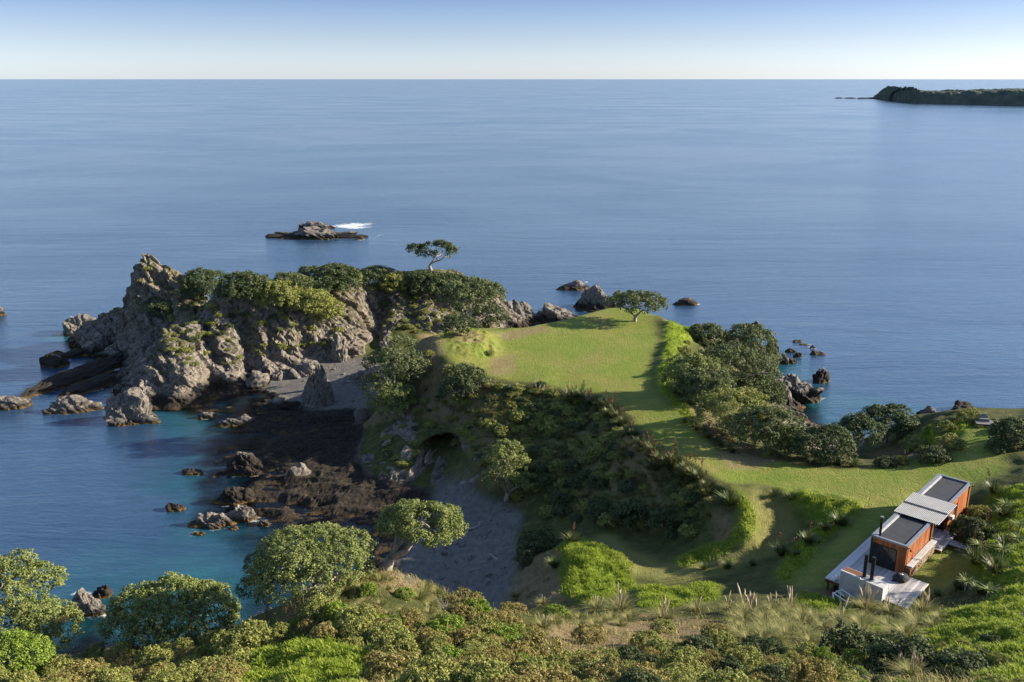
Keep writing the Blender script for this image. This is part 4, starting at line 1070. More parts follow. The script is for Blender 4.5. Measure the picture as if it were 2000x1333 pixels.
# timber deck around and in front of the near cabin, planks laid along the cabins
dk = empty('timber_deck', hp(-2.5, -2.0, -.12), RZ)
tag(dk, 'weathered pale timber deck in front of and beside the near cabin', 'deck')
pw = .20
def planks(u0_, u1_, v0_, v1_, par=dk, mat=M_DECK):
    n__ = max(1, round((u1_ - u0_) / pw))
    w__ = (u1_ - u0_) / n__
    me_ = shared_box('plank', (w__ - .012, v1_ - v0_, .07), mat)
    for k in range(n__):
        link('plank', me_, par, (u0_ + k * w__ + 2.5, v0_ + 2.0, .05))
planks(-4.5, -2.93, -4.75, VN + GAP - .2)
planks(-2.91, 2.0, -4.75, -.06)
planks(-2.88, .95, VN + .08, VN + GAP - .06)
jo = MB()
for (a_, b_, c_, d_) in ((-4.48, -2.96, -4.73, VN + GAP - .24), (-2.94, 1.97, -4.73, -.1), (-2.8, .9, VN + .12, VN + GAP - .1)):
    jo.box((a_ + 2.5, c_ + 2.0, -.22), (b_ + 2.5, d_ + 2.0, .045))
jo.build('joist_frame', M_DARKWOOD, dk)
for u_, v_ in ((-4.3, -4.5), (-2.5, -4.5), (1.7, -4.5), (-4.3, 2), (-4.3, 8), (1.7, -.4), (.7, VN + .4)):
    MB().box((u_ + 2.44, v_ + 1.94, -1.2), (u_ + 2.56, v_ + 2.06, -.2)).build('pile', M_DARKWOOD, dk)

# boardwalk leading away from the gap between the cabins
bwk = empty('boardwalk', hp(3.05, VN + 2.35, -.14), RZ)
tag(bwk, 'narrow plank boardwalk leading from the cabin gap to the flax', 'boardwalk')
bme = shared_box('plank', (.18, 1.0, .06), M_DECK)
for k in range(22):
    link('plank', bme, bwk, (-2.08 + k * .192, -.5, .02))
bb_ = MB().box((-2.08, -.42, -.14), (2.12, -.34, .018)).box((-2.08, .34, -.14), (2.12, .42, .018))
bb_.build('bearer', M_DARKWOOD, bwk)
for u_ in (-1.6, 0, 1.7):
    MB().box((u_ - .06, -.4, -.9), (u_ + .06, .4, -.1)).build('pile', M_DARKWOOD, bwk)

# concrete outdoor fireplace with two flues
FA, FB = W(1642, 1116, 14.45), W(1725, 1150, 14.45)
fdir = FB - FA; flen = np.linalg.norm(fdir[:2]); frz = math.atan2(fdir[1], fdir[0])
fp = empty('outdoor_fireplace', (FA[0], FA[1], 12.3), frz)
tag(fp, 'pale concrete outdoor fireplace block with two tall black flues at the deck edge', 'fireplace')
FH = 14.45 - 12.3
body = MB().box((0, 0, -.4), (flen, 1.0, FH)).build('body', M_CONC, fp)
MB().box((-.03, .05, FH + .003), (flen * .46, .13, FH + .09)).build('cap_edge', M_WHITE, fp)
MB().box((.02, .14, FH + .002), (flen * .44, .92, FH + .03)).build('timber_top', M_DARKWOOD, fp)
MB().box((flen * .46, .3, FH + .002), (flen * .62, .86, FH + .03)).build('flue_base', M_TRIM, fp)
MB().box((flen * .58, -.012, FH - .42), (flen * .66, .02, FH - .30)).build('vent', M_BLACK, fp)
for u_, v_ in ((flen * .49, .5), (flen * .66, .5)):
    f_ = MB().tube([(u_, v_, FH - .05), (u_, v_, FH + 2.0)], .145, 14, ).build('flue', M_BLACK, fp)
    MB().tube([(u_, v_, FH + .005), (u_, v_, FH + .06)], .24, 14).build('flue_collar', M_TRIM, f_)

# black cushion heap left on the deck, tall white gas bottle, white steel rail frame
ch0 = W(1759, 1132, 13.47)
v_, f_ = ico(4)
v_ = v_ * (1 + (fbm(v_ * 1.6, 3, 5)[:, None] - .5) * .5) * np.array((.62, .5, .46)); v_[:, 2] = np.where(v_[:, 2] < -.12, -.12 + (v_[:, 2] + .12) * .15, v_[:, 2])
bb = empty('beanbag', (ch0[0], ch0[1], 13.43 + .15))
link('cushion', mesh_np('cushion', v_, f_, True, [M_FABRIC]), bb)
MB().tube([(-.15, -.1, .40), (-.02, -.14, .42), (.1, -.12, .36), (.16, -.2, .28)], [.05, .06, .06, .03], 7).build('pale_strap', M_WHITE, bb)
MB().tube([(.22, .0, .34), (.34, -.1, .26), (.42, -.16, .14)], [.05, .06, .04], 7).build('pale_strap', M_WHITE, bb)
MB().tube([(-.4, -.1, -.02), (-.7, -.2, -.08), (-.85, -.22, -.10)], [.14, .09, .03], 7).build('trailing_cloth', M_FABRIC, bb)
tag(bb, 'crumpled black beanbag with pale straps lying on the sunlit deck', 'beanbag')
gb = W(1635, 1158, 12.35)
g_ = empty('gas_bottle', (gb[0] - .1, gb[1] + .2, ground(gb[0], gb[1]) - .02))
MB().tube([(0, 0, 0), (0, 0, .06), (0, 0, .95), (0, 0, 1.06), (0, 0, 1.12)], [.15, .19, .19, .13, .06], 14).build('cylinder', M_BLACK, g_, smooth_shade=True)
MB().tube([(0, 0, 1.1), (0, 0, 1.16), (0, 0, 1.40), (0, 0, 1.46)], [.06, .17, .17, .1], 12).build('white_cap', M_WHITE, g_)
tag(g_, 'dark cylinder with a white cap beside the concrete fireplace', 'gas bottle')
rf0 = W(1642, 1178, 12.5)
zf = ground(rf0[0], rf0[1])
rf = empty('rail_frame', (rf0[0], rf0[1], zf), frz - .2)
for a_, b_ in (((-.5, .55, .62), (.95, .35, .62)), ((-.55, -.35, .55), (1.0, -.5, .55))):
    MB().bar(a_, b_, .07).build('top_rail', M_WHITE, rf)
for p_ in ((-.5, .55), (.95, .35), (-.55, -.35), (1.0, -.5), (.2, -.42)):
    MB().bar((p_[0], p_[1], -.3), (p_[0], p_[1], .60), .06).build('leg', M_WHITE, rf)
MB().bar((-.55, -.35, .5), (-.5, .55, .5), .05).build('end_rail', M_WHITE, rf)
MB().bar((1.0, -.5, .5), (.95, .35, .5), .05).build('end_rail', M_WHITE, rf)
MB().bar((-.55, -.35, .52), (.3, -1.05, .05), .06).build('brace', M_WHITE, rf)
MB().bar((-.9, .5, .28), (-.1, .5, .2), .12, .05).build('brace', M_WHITE, rf)
tag(rf, 'low white steel rail frame on the grass below the concrete fireplace', 'frame')

# picnic platform on the knoll
pk = W(1922, 829, 14.1)
pl = empty('picnic_platform', (pk[0], pk[1], ground(pk[0], pk[1]) + .12), R(-12))
tag(pl, 'small grey timber platform with a low seat on the grassy knoll above the sea', 'platform')
pme = shared_box('plank', (2.0, .19, .06), M_OLDDECK)
for k in range(8):
    link('plank', pme, pl, (-1.0, -.8 + k * .2, .14))
MB().box((-.98, -.78, -.5), (.98, .78, .138)).build('skirt', M_DARKWOOD, pl)
se = MB().box((-.5, .1, .203), (.55, .62, .5)).build('seat', M_OLDDECK, pl)
MB().add([(-.5, .5, .5), (.55, .5, .5), (.2, .6, .95), (-.25, .6, .95), (-.5, .62, .5), (.55, .62, .5), (.2, .68, .95), (-.25, .68, .95)], [(0, 1, 2, 3), (5, 4, 7, 6), (3, 2, 6, 7), (1, 5, 6, 2), (4, 0, 3, 7)]).build('backrest', M_TRIM, pl)
# ------------------------------------------------------------------ leaf materials
def leaf_mat(name, stops, rough=.68, trans=.22, pscale=1.1):
    t = NT(name)
    g_ = t.new('ShaderNodeNewGeometry')
    f_ = t.math('ADD', t.math('MULTIPLY', g_.outputs['Random Per Island'], .38), t.math('MULTIPLY', t.noise(pscale, g_.outputs['Position'], 3), .62))
    c_ = t.ramp(f_, stops)
    t.done(c_, rough, None, .2)
    tr = t.new('ShaderNodeBsdfTranslucent'); t.l.new(c_, tr.inputs[0])
    mx = t.new('ShaderNodeMixShader'); mx.inputs[0].default_value = trans
    t.l.new(t.b.outputs[0], mx.inputs[1]); t.l.new(tr.outputs[0], mx.inputs[2]); t.l.new(mx.outputs[0], t.out.inputs['Surface'])
    return t.m
ML = dict(
    poh=leaf_mat('leaf_grey_green', [(.2, (.050, .074, .026)), (.5, (.105, .130, .046)), (.8, (.200, .210, .092))]),
    pohl=leaf_mat('leaf_light_green', [(.2, (0.076, 0.103, 0.028)), (.5, (0.172, 0.207, 0.055)), (.8, (0.297, 0.304, 0.110))]),
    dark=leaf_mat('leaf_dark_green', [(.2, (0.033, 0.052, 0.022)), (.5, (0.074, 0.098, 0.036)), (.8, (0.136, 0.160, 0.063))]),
    manuka=leaf_mat('leaf_olive_brown', [(.2, (0.098, 0.094, 0.025)), (.45, (0.218, 0.198, 0.053)), (.62, (0.310, 0.247, 0.086)), (.85, (0.414, 0.310, 0.138))]),
    olive=leaf_mat('leaf_olive', [(.2, (0.091, 0.110, 0.029)), (.5, (0.223, 0.244, 0.058)), (.8, (0.365, 0.335, 0.102))]),
    bright=leaf_mat('leaf_bright_green', [(.2, (0.079, 0.133, 0.017)), (.5, (0.169, 0.242, 0.029)), (.8, (0.278, 0.339, 0.061))]),
    flax=leaf_mat('flax_blade', [(.2, (.040, .062, .018)), (.5, (.090, .120, .034)), (.75, (.19, .19, .07)), (.9, (.30, .26, .12))], .42, .2),
    stalk=leaf_mat('flax_stalk', [(.2, (.09, .050, .025)), (.6, (.17, .085, .042)), (.9, (.26, .15, .08))]),
    toe=leaf_mat('tussock_blade', [(.2, (0.115, 0.132, 0.032)), (.5, (0.241, 0.236, 0.075)), (.85, (0.414, 0.356, 0.161))], .6, .3),
    plume=leaf_mat('grass_plume', [(.2, (.40, .33, .22)), (.8, (.62, .54, .40))], .8, .3),
    lushb=leaf_mat('long_grass_blade', [(.2, (0.106, 0.157, 0.013)), (.5, (0.230, 0.297, 0.025)), (.85, (0.358, 0.392, 0.078))], .6, .4),
    dryb=leaf_mat('dry_grass_blade', [(.2, (0.143, 0.143, 0.039)), (.5, (0.275, 0.237, 0.083)), (.85, (0.418, 0.341, 0.165))], .7, .3),
    cab=leaf_mat('cabbage_blade', [(.2, (.10, .14, .035)), (.6, (.23, .27, .08)), (.9, (.40, .40, .16))], .45, .25))
t = NT('bark')
n_ = t.noise(6, t.mapping(t.coord(), (1, 1, .3)), 5, .65)
M_BARK = t.done(t.ramp(n_, [(.3, (.12, .10, .085)), (.55, (.29, .25, .215)), (.75, (.42, .37, .32))]), .85, t.bump(n_, .5, .04), .2)

def unit(a): return a / np.maximum(np.linalg.norm(a, axis=-1, keepdims=True), 1e-9)
def leaves(points, normals, size, r, asp=.55, tilt=.8, var=.35):
    n = len(points)
    nn = unit(normals + r.normal(0, tilt, (n, 3)))
    tt = unit(np.cross(nn, r.normal(0, 1, (n, 3)))); bb_ = np.cross(nn, tt)
    L = (size * (1 + r.uniform(-var, var, n)))[:, None]
    v = np.stack([points - tt * L * .5, points + bb_ * L * asp * .5 + nn * L * .06, points + tt * L * .5, points - bb_ * L * asp * .5 + nn * L * .06], 1).reshape(-1, 3)
    return v, np.arange(n * 4).reshape(-1, 4)
def lobe_points(lobes, n, r, seed, low=-.45, gap=.36, lump=.5, gapf=1.0):
    lobes = np.asarray(lobes, float)
    wgt = (lobes[:, 3] * lobes[:, 4]); wgt = wgt / wgt.sum()
    k = r.choice(len(lobes), int(n * 2.4), p=wgt)
    d = unit(r.normal(0, 1, (len(k), 3)))
    d[:, 2] = np.where(d[:, 2] < low, -d[:, 2], d[:, 2])
    rad = 1 + (fbm(d * 2.3 + k[:, None] * 3.3, 3, seed) - .5) * lump
    rad = rad * (1 - .34 * r.random(len(k)) ** 2)
    p = lobes[k, :3] + d * lobes[k, 3:6] * rad[:, None]
    # leave out what lies deep inside other lobes, and open gaps
    dmin = np.full(len(k), 9.0)
    for j in range(len(lobes)):
        dj = np.linalg.norm((p - lobes[j, :3]) / lobes[j, 3:6], axis=1)
        dmin = np.minimum(dmin, np.where(k == j, 9, dj))
    g_ = fbm(p * gapf / max(.25, lobes[:, 3].mean()) * 1.1 + seed, 3, seed + 3)
    ok = (dmin > .72) & (g_ > gap)
    p, d = p[ok][:n], d[ok][:n]
    return p, d
def clumped(p, d, n, rc, r, per=34):
    """leaves gathered in rounded clumps, as on a wind-clipped crown"""
    m = max(8, n // per)
    k = r.choice(len(p), min(m, len(p)), replace=False)
    c, dc = p[k], d[k]
    j = r.integers(0, len(c), n)
    o = unit(r.normal(0, 1, (n, 3)) + dc[j] * .9 + np.array((0, 0, .45)))
    rr = rc * (.6 + .8 * r.random(len(c)))[j] * (.55 + .45 * r.random(n))
    return c[j] + o * rr[:, None] * np.array((1, 1, .8)), o
def limb_path(a, b, r, sag=.15, n=6):
    a, b = np.asarray(a, float), np.asarray(b, float)
    L = np.linalg.norm(b - a); ts = np.linspace(0, 1, n)
    off = r.normal(0, sag * L, (2, 3)); off[:, 2] *= .5
    return np.array([a + (b - a) * s + off[0] * math.sin(math.pi * s) * .6 + off[1] * math.sin(2 * math.pi * s) * .35 for s in ts])
TREES = []
def tree(base, width, height, label, mat='poh', seed=1, cb=.30, nl=10, leaf=.26, dens=1.0, lean=(0, 0), gap=.36, depth=None, tr=None, flat=.62, skirt=0, group=None, name='pohutukawa_tree', limbs=None, bare=0, trunk_top=None, cat='tree', cap=15000):
    r = np.random.default_rng(seed)
    base = np.asarray(base, float)
    w2, d2 = width / 2, (depth or width * .85) / 2
    lob = []
    ga = 2.39996
    for k in range(nl):
        rho = min(.86, math.sqrt((k + .35) / nl) * .74 * r.uniform(.82, 1.16))
        a_ = k * ga + seed + r.normal(0, .22)
        rr = width * (.165 + .12 * r.random()) * (1.35 if nl < 7 else 1.0) * math.sqrt(10 / max(nl, 8)) ** .8
        rz = rr * flat
        top = height * (1 - .34 * rho ** 2 - .20 * r.random())
        z = max(height * cb + rz * .6, top - rz)
        lob.append((lean[0] + rho * w2 * math.cos(a_), lean[1] + rho * d2 * math.sin(a_), z, rr, rr * d2 / w2, rz))
    for k in range(skirt):
        a_ = 2 * math.pi * (k + r.random() * .5) / skirt
        rr = width * (.17 + .05 * r.random())
        lob.append((lean[0] + .70 * w2 * math.cos(a_), lean[1] + .70 * d2 * math.sin(a_), height * (cb + .12 + .12 * r.random()), rr, rr, rr * .8))
    area = sum(3.2 * l[3] * l[4] + 5 * l[3] * l[5] for l in lob) * .55
    n = int(np.clip(area * 2.6 * dens / (leaf * leaf * .5), 800, cap))
    p, d = lobe_points(lob, n, r, seed, gap=gap)
    p, d = clumped(p, d, n, max(.3, leaf * 2.1), r)
    nrm = d * .9 + np.array((0, 0, .45))
    v, f = leaves(p, nrm, leaf, r, tilt=.6)
    root = empty(name, base)
    link('crown', mesh_np('crown', v, f, False, [ML[mat]]), root)
    tb = MB()
    r0 = tr or max(.10, height * .035)
    ft = np.array(trunk_top) if trunk_top is not None else np.array((lean[0] * .3, lean[1] * .3, height * max(.10, cb * .42)))
    tb.tube(limb_path((0, 0, -.5), ft, r, .06, 5), np.linspace(r0 * 1.35, r0, 5), 8)
    forks = [ft]
    order = sorted(range(len(lob)), key=lambda k: -lob[k][3])
    for k in order[:limbs or min(len(lob), 12)]:
        c = np.array(lob[k][:3]); c[2] -= lob[k][5] * .25
        s = forks[int(r.integers(0, len(forks)))] if len(forks) < 4 else min(forks, key=lambda q_: np.linalg.norm(q_ - c) + (3 if q_[2] > c[2] else 0))
        path = limb_path(s, c, r, .11, 6)
        a0 = r0 * (.72 if s is ft or (s == ft).all() else .42)
        tb.tube(path, np.linspace(a0, a0 * .28, 6), 6)
        forks.append(path[3])
        for _ in range(2):
            e_ = c + r.normal(0, .42, 3) * np.array(lob[k][3:6])
            tb.tube(limb_path(path[4], e_, r, .12, 4), np.linspace(a0 * .34, a0 * .10, 4), 4)
    tb.build('trunk', M_BARK, root, smooth_shade=True)
    tag(root, label, cat, group)
    TREES.append(root)
    return root
def ptree(bx, by, x0, x1, ytop, label, **k):
    """tree whose foot shows at photo (bx, by), crown between photo columns x0..x1, top at row ytop"""
    b = k.pop('base', None)
    zmin = k.pop('zmin', 1.2)
    b = on(bx, by) if b is None else np.array(b, float)
    while zmin and b[2] < zmin and by < 1330:              # the foot is just over the brow: step back onto the land
        by += 2
        b = on(bx, by)
    sl = np.linalg.norm(b - np.array((0, 0, CAM_Z)))
    q_ = sl / FPX
    wd = (x1 - x0) * q_
    cx = ((x0 + x1) / 2 - bx) * q_
    pyb = by
    ht = (pyb - ytop) * q_ / math.cos(math.asin((CAM_Z - b[2]) / sl))
    gr_ = k.pop('grow', 1.0)
    wd *= .93 * gr_; ht *= .88 * gr_
    k.setdefault('lean', (cx, 0))
    # the far side of the crown shows above its middle: take that off the height
    dpt = k.get('depth') or wd * .85
    ht -= dpt * .18 * math.tan(math.asin((CAM_Z - b[2]) / sl))
    k.setdefault('leaf', max(.12, sl * .0021))
    return tree(b, wd, ht, label, **k)
# ------------------------------------------------------------------ trees
GT = 'coastal trees'
# near spur and cove
ptree(45, 1262, -70, 148, 1062, 'big light green tree above the sea beside the swirling rocks', mat='pohl', grow=.9, seed=3, cap=38000, nl=20, cb=.04, skirt=14, dens=1.8, leaf=.16, limbs=10, flat=.7, gap=.24, zmin=11, group=GT)
ptree(348, 1254, 218, 465, 1118, 'round light green tree with fanned pale stems at the near cliff edge', mat='pohl', grow=.9, seed=5, cap=38000, nl=15, cb=.24, leaf=.15, gap=.24, skirt=9, dens=1.5, zmin=11, group=GT)
ptree(615, 1152, 490, 730, 1000, 'wide grey green tree with bare pale stems on the left flank of the near spur', mat='pohl', flat=.5, grow=.9, seed=8, cap=38000, nl=17, cb=.20, leaf=.125, skirt=9, dens=1.5, gap=.32, limbs=15, depth=6.5, zmin=11, group=GT)
b_ = on(770, 1108)
ptree(752, 1108, 715, 885, 985, 'twisted pale trunked tree leaning over the cove beach on the spur tip', mat='pohl', seed=13, cap=38000, nl=12, cb=.50, leaf=.125, dens=1.6, lean=(2.2, 1.2), tr=.30, depth=4.5, trunk_top=(.35, .2, .75), gap=.42, flat=.45, limbs=12, zmin=11, group=GT)
ptree(520, 1192, 478, 580, 1075, 'dark small tree low on the shady side of the near spur', mat='dark', seed=17, nl=8, cb=.28, leaf=.12, skirt=4, zmin=11, group=GT)
ptree(30, 1310, -40, 90, 1240, 'low bright green bush tree at the corner below the big light green tree', mat='bright', seed=19, nl=8, cb=.1, leaf=.13, skirt=5, zmin=11, group=GT)
tree((-41, 56, ground(-41, 56)), 5.5, 7.6, 'half bare tree with white twigs poking out behind the big light green tree', mat='pohl', seed=23, nl=5, cb=.55, leaf=.14, dens=.5, gap=.5, lean=(.0, 1.0), group=GT)
ptree(990, 975, 942, 1042, 838, 'pale leaved tree growing out of the dark cove cliff', mat='pohl', seed=29, nl=10, cb=.12, leaf=.21, skirt=5, gap=.34, flat=.8, group=GT)
# lawn edge
ptree(770, 800, 712, 836, 632, 'tall grey green tree on the bank between the north beach and the lawn', mat='poh', seed=31, nl=13, cb=.15, skirt=7, flat=.8, gap=.34, group=GT)
ptree(790, 812, 725, 820, 742, 'lower light green tree crown beneath the tall tree above the dark reef', mat='pohl', seed=33, nl=8, cb=.15, skirt=5, group=GT)
ptree(902, 784, 855, 955, 702, 'dark tree hanging over the cliff at the near left lawn corner', mat='dark', seed=37, nl=9, cb=.25, skirt=4, group=GT)
ptree(905, 642, 852, 988, 524, 'large half bare tree with spreading pale limbs at the far left lawn corner', mat='poh', seed=41, nl=13, cb=.40, dens=.75, gap=.43, tr=.42, limbs=14, skirt=3, group=GT)
ptree(893, 652, 862, 930, 610, 'small dark bush tree at the foot of the half bare lawn tree', mat='dark', seed=43, nl=6, cb=.1, skirt=3, group=GT)
ptree(955, 640, 925, 992, 588, 'low dark tree on the bank right of the half bare lawn tree', mat='dark', seed=45, nl=7, cb=.12, skirt=3, group=GT)
ptree(1240, 628, 1186, 1300, 557, 'lone spreading tree standing on the far right corner of the lawn', mat='poh', seed=47, nl=11, cb=.42, tr=.30, gap=.36, limbs=11, flat=.5, group=GT)
# headland top
ptree(842, 524, 800, 892, 462,  'lone open tree with bare forked stems on top of the headland', mat='dark', zmin=10, seed=54, nl=7, cb=.45, dens=1.0, gap=.46, flat=.6, limbs=7, tr=.32, trunk_top=(-.3, 0, .7), group=GT)
for i_, (bx, by, x0, x1, yt, m_, lb) in enumerate((
        (398, 580, 356, 444, 507, 'dark', 'dense dark dome tree at the left end of the headland top'),
        (475, 577, 428, 522, 512, 'dark', 'dense dark tree second along the headland top beside the dome tree'),
        (535, 588, 500, 590, 530, 'olive', 'olive shrub tree sloping down the middle of the headland brow'),
        (575, 568, 540, 606, 518, 'poh', 'low rounded tree at the back of the headland between two dark trees'),
        (640, 562, 590, 700, 494, 'dark', 'broad dark umbrella tree over the ravine head on the headland'),
        (598, 600, 565, 640, 545, 'olive', 'olive tree below the broad umbrella tree on the headland'),
        (640, 622, 605, 668, 565, 'olive', 'olive scrub tree low on the sunny headland slope'),
        (738, 560, 692, 775, 505, 'poh', 'pale stemmed thin tree right of the headland ravine'),
        (770, 560, 740, 800, 520, 'olive', 'small olive tree between the ravine and the headland green'),
        (825, 566, 785, 870, 512, 'dark', 'dark low tree under the lone open tree on the headland'),
        (868, 560, 836, 905, 520, 'dark', 'dark low tree beside the right shoulder of the headland'),
        (925, 580, 880, 950, 524, 'poh', 'grey green tree on the right shoulder of the headland'),
        (325, 610, 300, 358, 580, 'dark', 'dark bush in the saddle behind the pointed crag'),
        (660, 545, 640, 700, 520, 'olive', 'small olive tree behind the broad umbrella tree'))):
    ptree(bx, by, x0 - 2, x1 + 2, yt + (by - yt) * .2, lb, mat=m_, zmin=7, seed=60 + i_ * 3, nl=9, cb=.0 if m_ != 'poh' else .15, skirt=9, flat=.62, leaf=.33, dens=1.3, gap=.32, group='trees on the headland top')
# eastern slope
for i_, (bx, by, x0, x1, yt, m_, lb) in enumerate((
        (1375, 668, 1346, 1408, 632, 'poh', 'small round tree alone at the far end of the eastern slope'),
        (1458, 720, 1402, 1512, 630, 'poh', 'tall round tree beside the upright rock at the sea edge'),
        (1425, 770, 1340, 1500, 664, 'poh', 'widest tree crown in the middle of the eastern slope'),
        (1352, 770, 1300, 1388, 682, 'pohl', 'pale tree crown touching the bank beside the lawn'),
        (1378, 792, 1330, 1425, 716, 'poh', 'rounded tree crown below the pale one beside the lawn bank'),
        (1482, 800, 1420, 1522, 720, 'poh', 'tree crown overhanging the eastern boulders'),
        (1430, 850, 1366, 1500, 752, 'olive', 'broad tree crown behind the flax hedge on the ridge'),
        (1500, 880, 1440, 1562, 790, 'poh', 'tree crown at the lower end of the eastern slope'),
        (1535, 890, 1500, 1562, 836, 'olive', 'low leafy tree at the end of the eastern slope beside the path'),
        (1606, 895, 1556, 1660, 830, 'dark', 'dark tree first in the row above the small bay'),
        (1668, 888, 1625, 1712, 812, 'dark', 'dark thin stemmed tree in the middle of the row above the small bay'),
        (1728, 866, 1688, 1782, 792, 'dark', 'tallest dark tree of the row above the small bay'))):
    ptree(bx, by, x0, x1, yt, lb, mat=m_, seed=120 + i_ * 3, nl=12, cb=.38 if i_ > 9 else .1, skirt=0 if i_ > 9 else 6, flat=.8, gap=.28, dens=1.3, grow=1.12, group='trees on the eastern slope')
# ------------------------------------------------------------------ shrubs: a few shapes, each plant its own object
def shrub_mesh(seed, n, leaf, mat, h=.85, lob=6, gap=.30, spread=.62):
    r = np.random.default_rng(seed)
    L_ = [(spread * math.sqrt((k + .2) / lob) * math.cos(k * 2.4 + seed), spread * math.sqrt((k + .2) / lob) * math.sin(k * 2.4 + seed), h * (.52 + .18 * r.random()) - .25 * h * (k / lob), .36 + .12 * r.random(), .36 + .12 * r.random(), .32 * h + .06 * r.random()) for k in range(lob)]
    L_ += [(.62 * math.cos(a_), .62 * math.sin(a_), .22 * h, .32, .32, .26 * h) for a_ in np.arange(5) * 1.257 + seed]
    p, d = lobe_points(L_, n, r, seed, low=-.3, gap=gap, lump=.6, gapf=.55)
    p, d = clumped(p, d, n, leaf * 1.7, r, 26)
    v, f = leaves(p, d * .8 + np.array((0, 0, .5)), leaf, r, .5)
    return mesh_np('foliage', v, f, False, [ML[mat]])
def stem_mesh(seed, h=.6):
    r = np.random.default_rng(seed); m_ = MB()
    for k in range(7):
        a_ = k * .9 + seed
        m_.tube(limb_path((0, 0, -.35), (.45 * math.cos(a_), .45 * math.sin(a_), h * (.5 + .4 * r.random())), r, .1, 4), np.linspace(.035, .012, 4), 4)
    return m_.mesh('stems', M_BARK)
SHRUB = {}
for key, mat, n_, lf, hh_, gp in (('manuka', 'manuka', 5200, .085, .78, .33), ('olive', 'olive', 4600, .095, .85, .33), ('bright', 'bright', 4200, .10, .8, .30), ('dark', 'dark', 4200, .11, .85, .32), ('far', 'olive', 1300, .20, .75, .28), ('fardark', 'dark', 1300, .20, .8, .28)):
    SHRUB[key] = [(shrub_mesh(200 + i_ * 7, n_, lf, mat, hh_ * (.9 + .12 * i_), 5 + i_, gp), stem_mesh(i_ + 3)) for i_ in range(3)]
STAND = []
def shrub(p, size, key, label, group, hs=1.0, var=None, name='shrub'):
    if p[2] < .8: return
    i_ = rng.integers(0, 3) if var is None else var
    f_, s_ = SHRUB[key][i_]
    root = empty(name, (p[0], p[1], p[2] - .06 * size), rng.uniform(0, 6.28))
    root.scale = (size / 2, size / 2 * rng.uniform(.85, 1.15), size / 2 * hs)
    link('foliage', f_, root); link('stems', s_, root)
    tag(root, label, 'shrub', group)
    STAND.append((p[0], p[1], size / 2))
    return root
def scatter(poly, n, smin, smax, gapk=.8, tries=30):
    """random spots inside an outline on the photograph, spaced by their size"""
    P_ = np.array(poly, float); out = []
    lo, hi = P_.min(0), P_.max(0)
    for _ in range(n * tries):
        if len(out) >= n: break
        q_ = rng.uniform(lo, hi)
        c = False
        for (x0, y0), (x1, y1) in zip(P_, np.roll(P_, -1, 0)):
            if (y0 > q_[1]) != (y1 > q_[1]) and q_[0] < (x1 - x0) * (q_[1] - y0) / (y1 - y0) + x0: c = not c
        if not c: continue
        p = on(*q_); s = rng.uniform(smin, smax)
        if p[2] < .6: continue
        if any((p[0] - a_) ** 2 + (p[1] - b_) ** 2 < ((s / 2 + c_) * gapk) ** 2 for a_, b_, c_ in STAND): continue
        STAND.append((p[0], p[1], s / 2)); out.append((p, s))
    return out
def big(s, m): return 'large' if s > m else 'small'
def px_size(p, px): return px * np.linalg.norm(np.asarray(p) - np.array((0, 0, CAM_Z))) / FPX

# foreground shrubs picked out one by one
FG = [(1050, 1270, 112, 'manuka', 'dark rounded shrub with brown tips shading the bare path'), (1150, 1240, 72, 'manuka', 'low clipped looking shrub alone on the bare dry path'),
      (770, 1310, 130, 'manuka', 'largest brown tipped shrub beside the grassy hollow'), (700, 1215, 95, 'olive', 'olive shrub in the middle of the spur crown'),
      (625, 1190, 80, 'olive', 'olive shrub at the left shoulder of the spur'), (870, 1215, 62, 'olive', 'dark olive shrub beside grey dead twigs on the spur'),
      (905, 1172, 78, 'manuka', 'brown domed shrub on the spur edge above the cove beach'), (480, 1255, 110, 'olive', 'olive shrub left of the grassy hollow'),
      (545, 1238, 62, 'olive', 'smaller olive shrub between the hollow and the brown slope'), (980, 1215, 80, 'manuka', 'brown tipped shrub at the end of the spur edge row'),
      (760, 1245, 90, 'olive', 'olive shrub casting shade over the grassy hollow'), (1000, 1190, 56, 'manuka', 'small brown shrub on the rim above the bank'),
      (1085, 1195, 46, 'bright', 'bright green round shrub beside the brown bank'), (1295, 1225, 50, 'olive', 'olive shrub on the dry pinkish mound'),
      (1260, 1255, 66, 'olive', 'dark olive shrub at the lower side of the dry mound'), (1400, 1235, 66, 'manuka', 'brown shrub on the crest of the dry mound'),
      (880, 1290, 76, 'bright', 'bright green leafy shrub among brown scrub below the spur'), (300, 1290, 72, 'olive', 'olive shrub beside the sandy scar below the round tree'),
      (160, 1318, 88, 'manuka', 'brown shrub near the big light green tree'), (370, 1325, 90, 'olive', 'olive shrub left of the hollow at the hill foot'),
      (1770, 1285, 130, 'dark', 'large dark shrub on the bright grass slope'), (1880, 1300, 95, 'dark', 'dark shrub beside the large one on the bright grass slope'),
      (1660, 1262, 105, 'dark', 'dark shrub at the upper edge of the bright grass slope'), (720, 1150, 42, 'bright', 'small bright shrub near the top of the spur'), (790, 1160, 40, 'bright', 'small green shrub beside dry grass on the spur tip'),
      (1190, 1320, 100, 'olive', 'olive shrub below the bare path'), (1330, 1315, 110, 'olive', 'broad olive shrub below the dry mound'), (940, 1320, 95, 'manuka', 'brown shrub at the foot of the spur scrub')]
for x_, y_, w_, k_, l_ in FG:
    p = on(x_, y_ + w_ * .18)
    shrub(p, px_size(p, w_), k_, l_, 'foreground shrubs', rng.uniform(.95, 1.15))
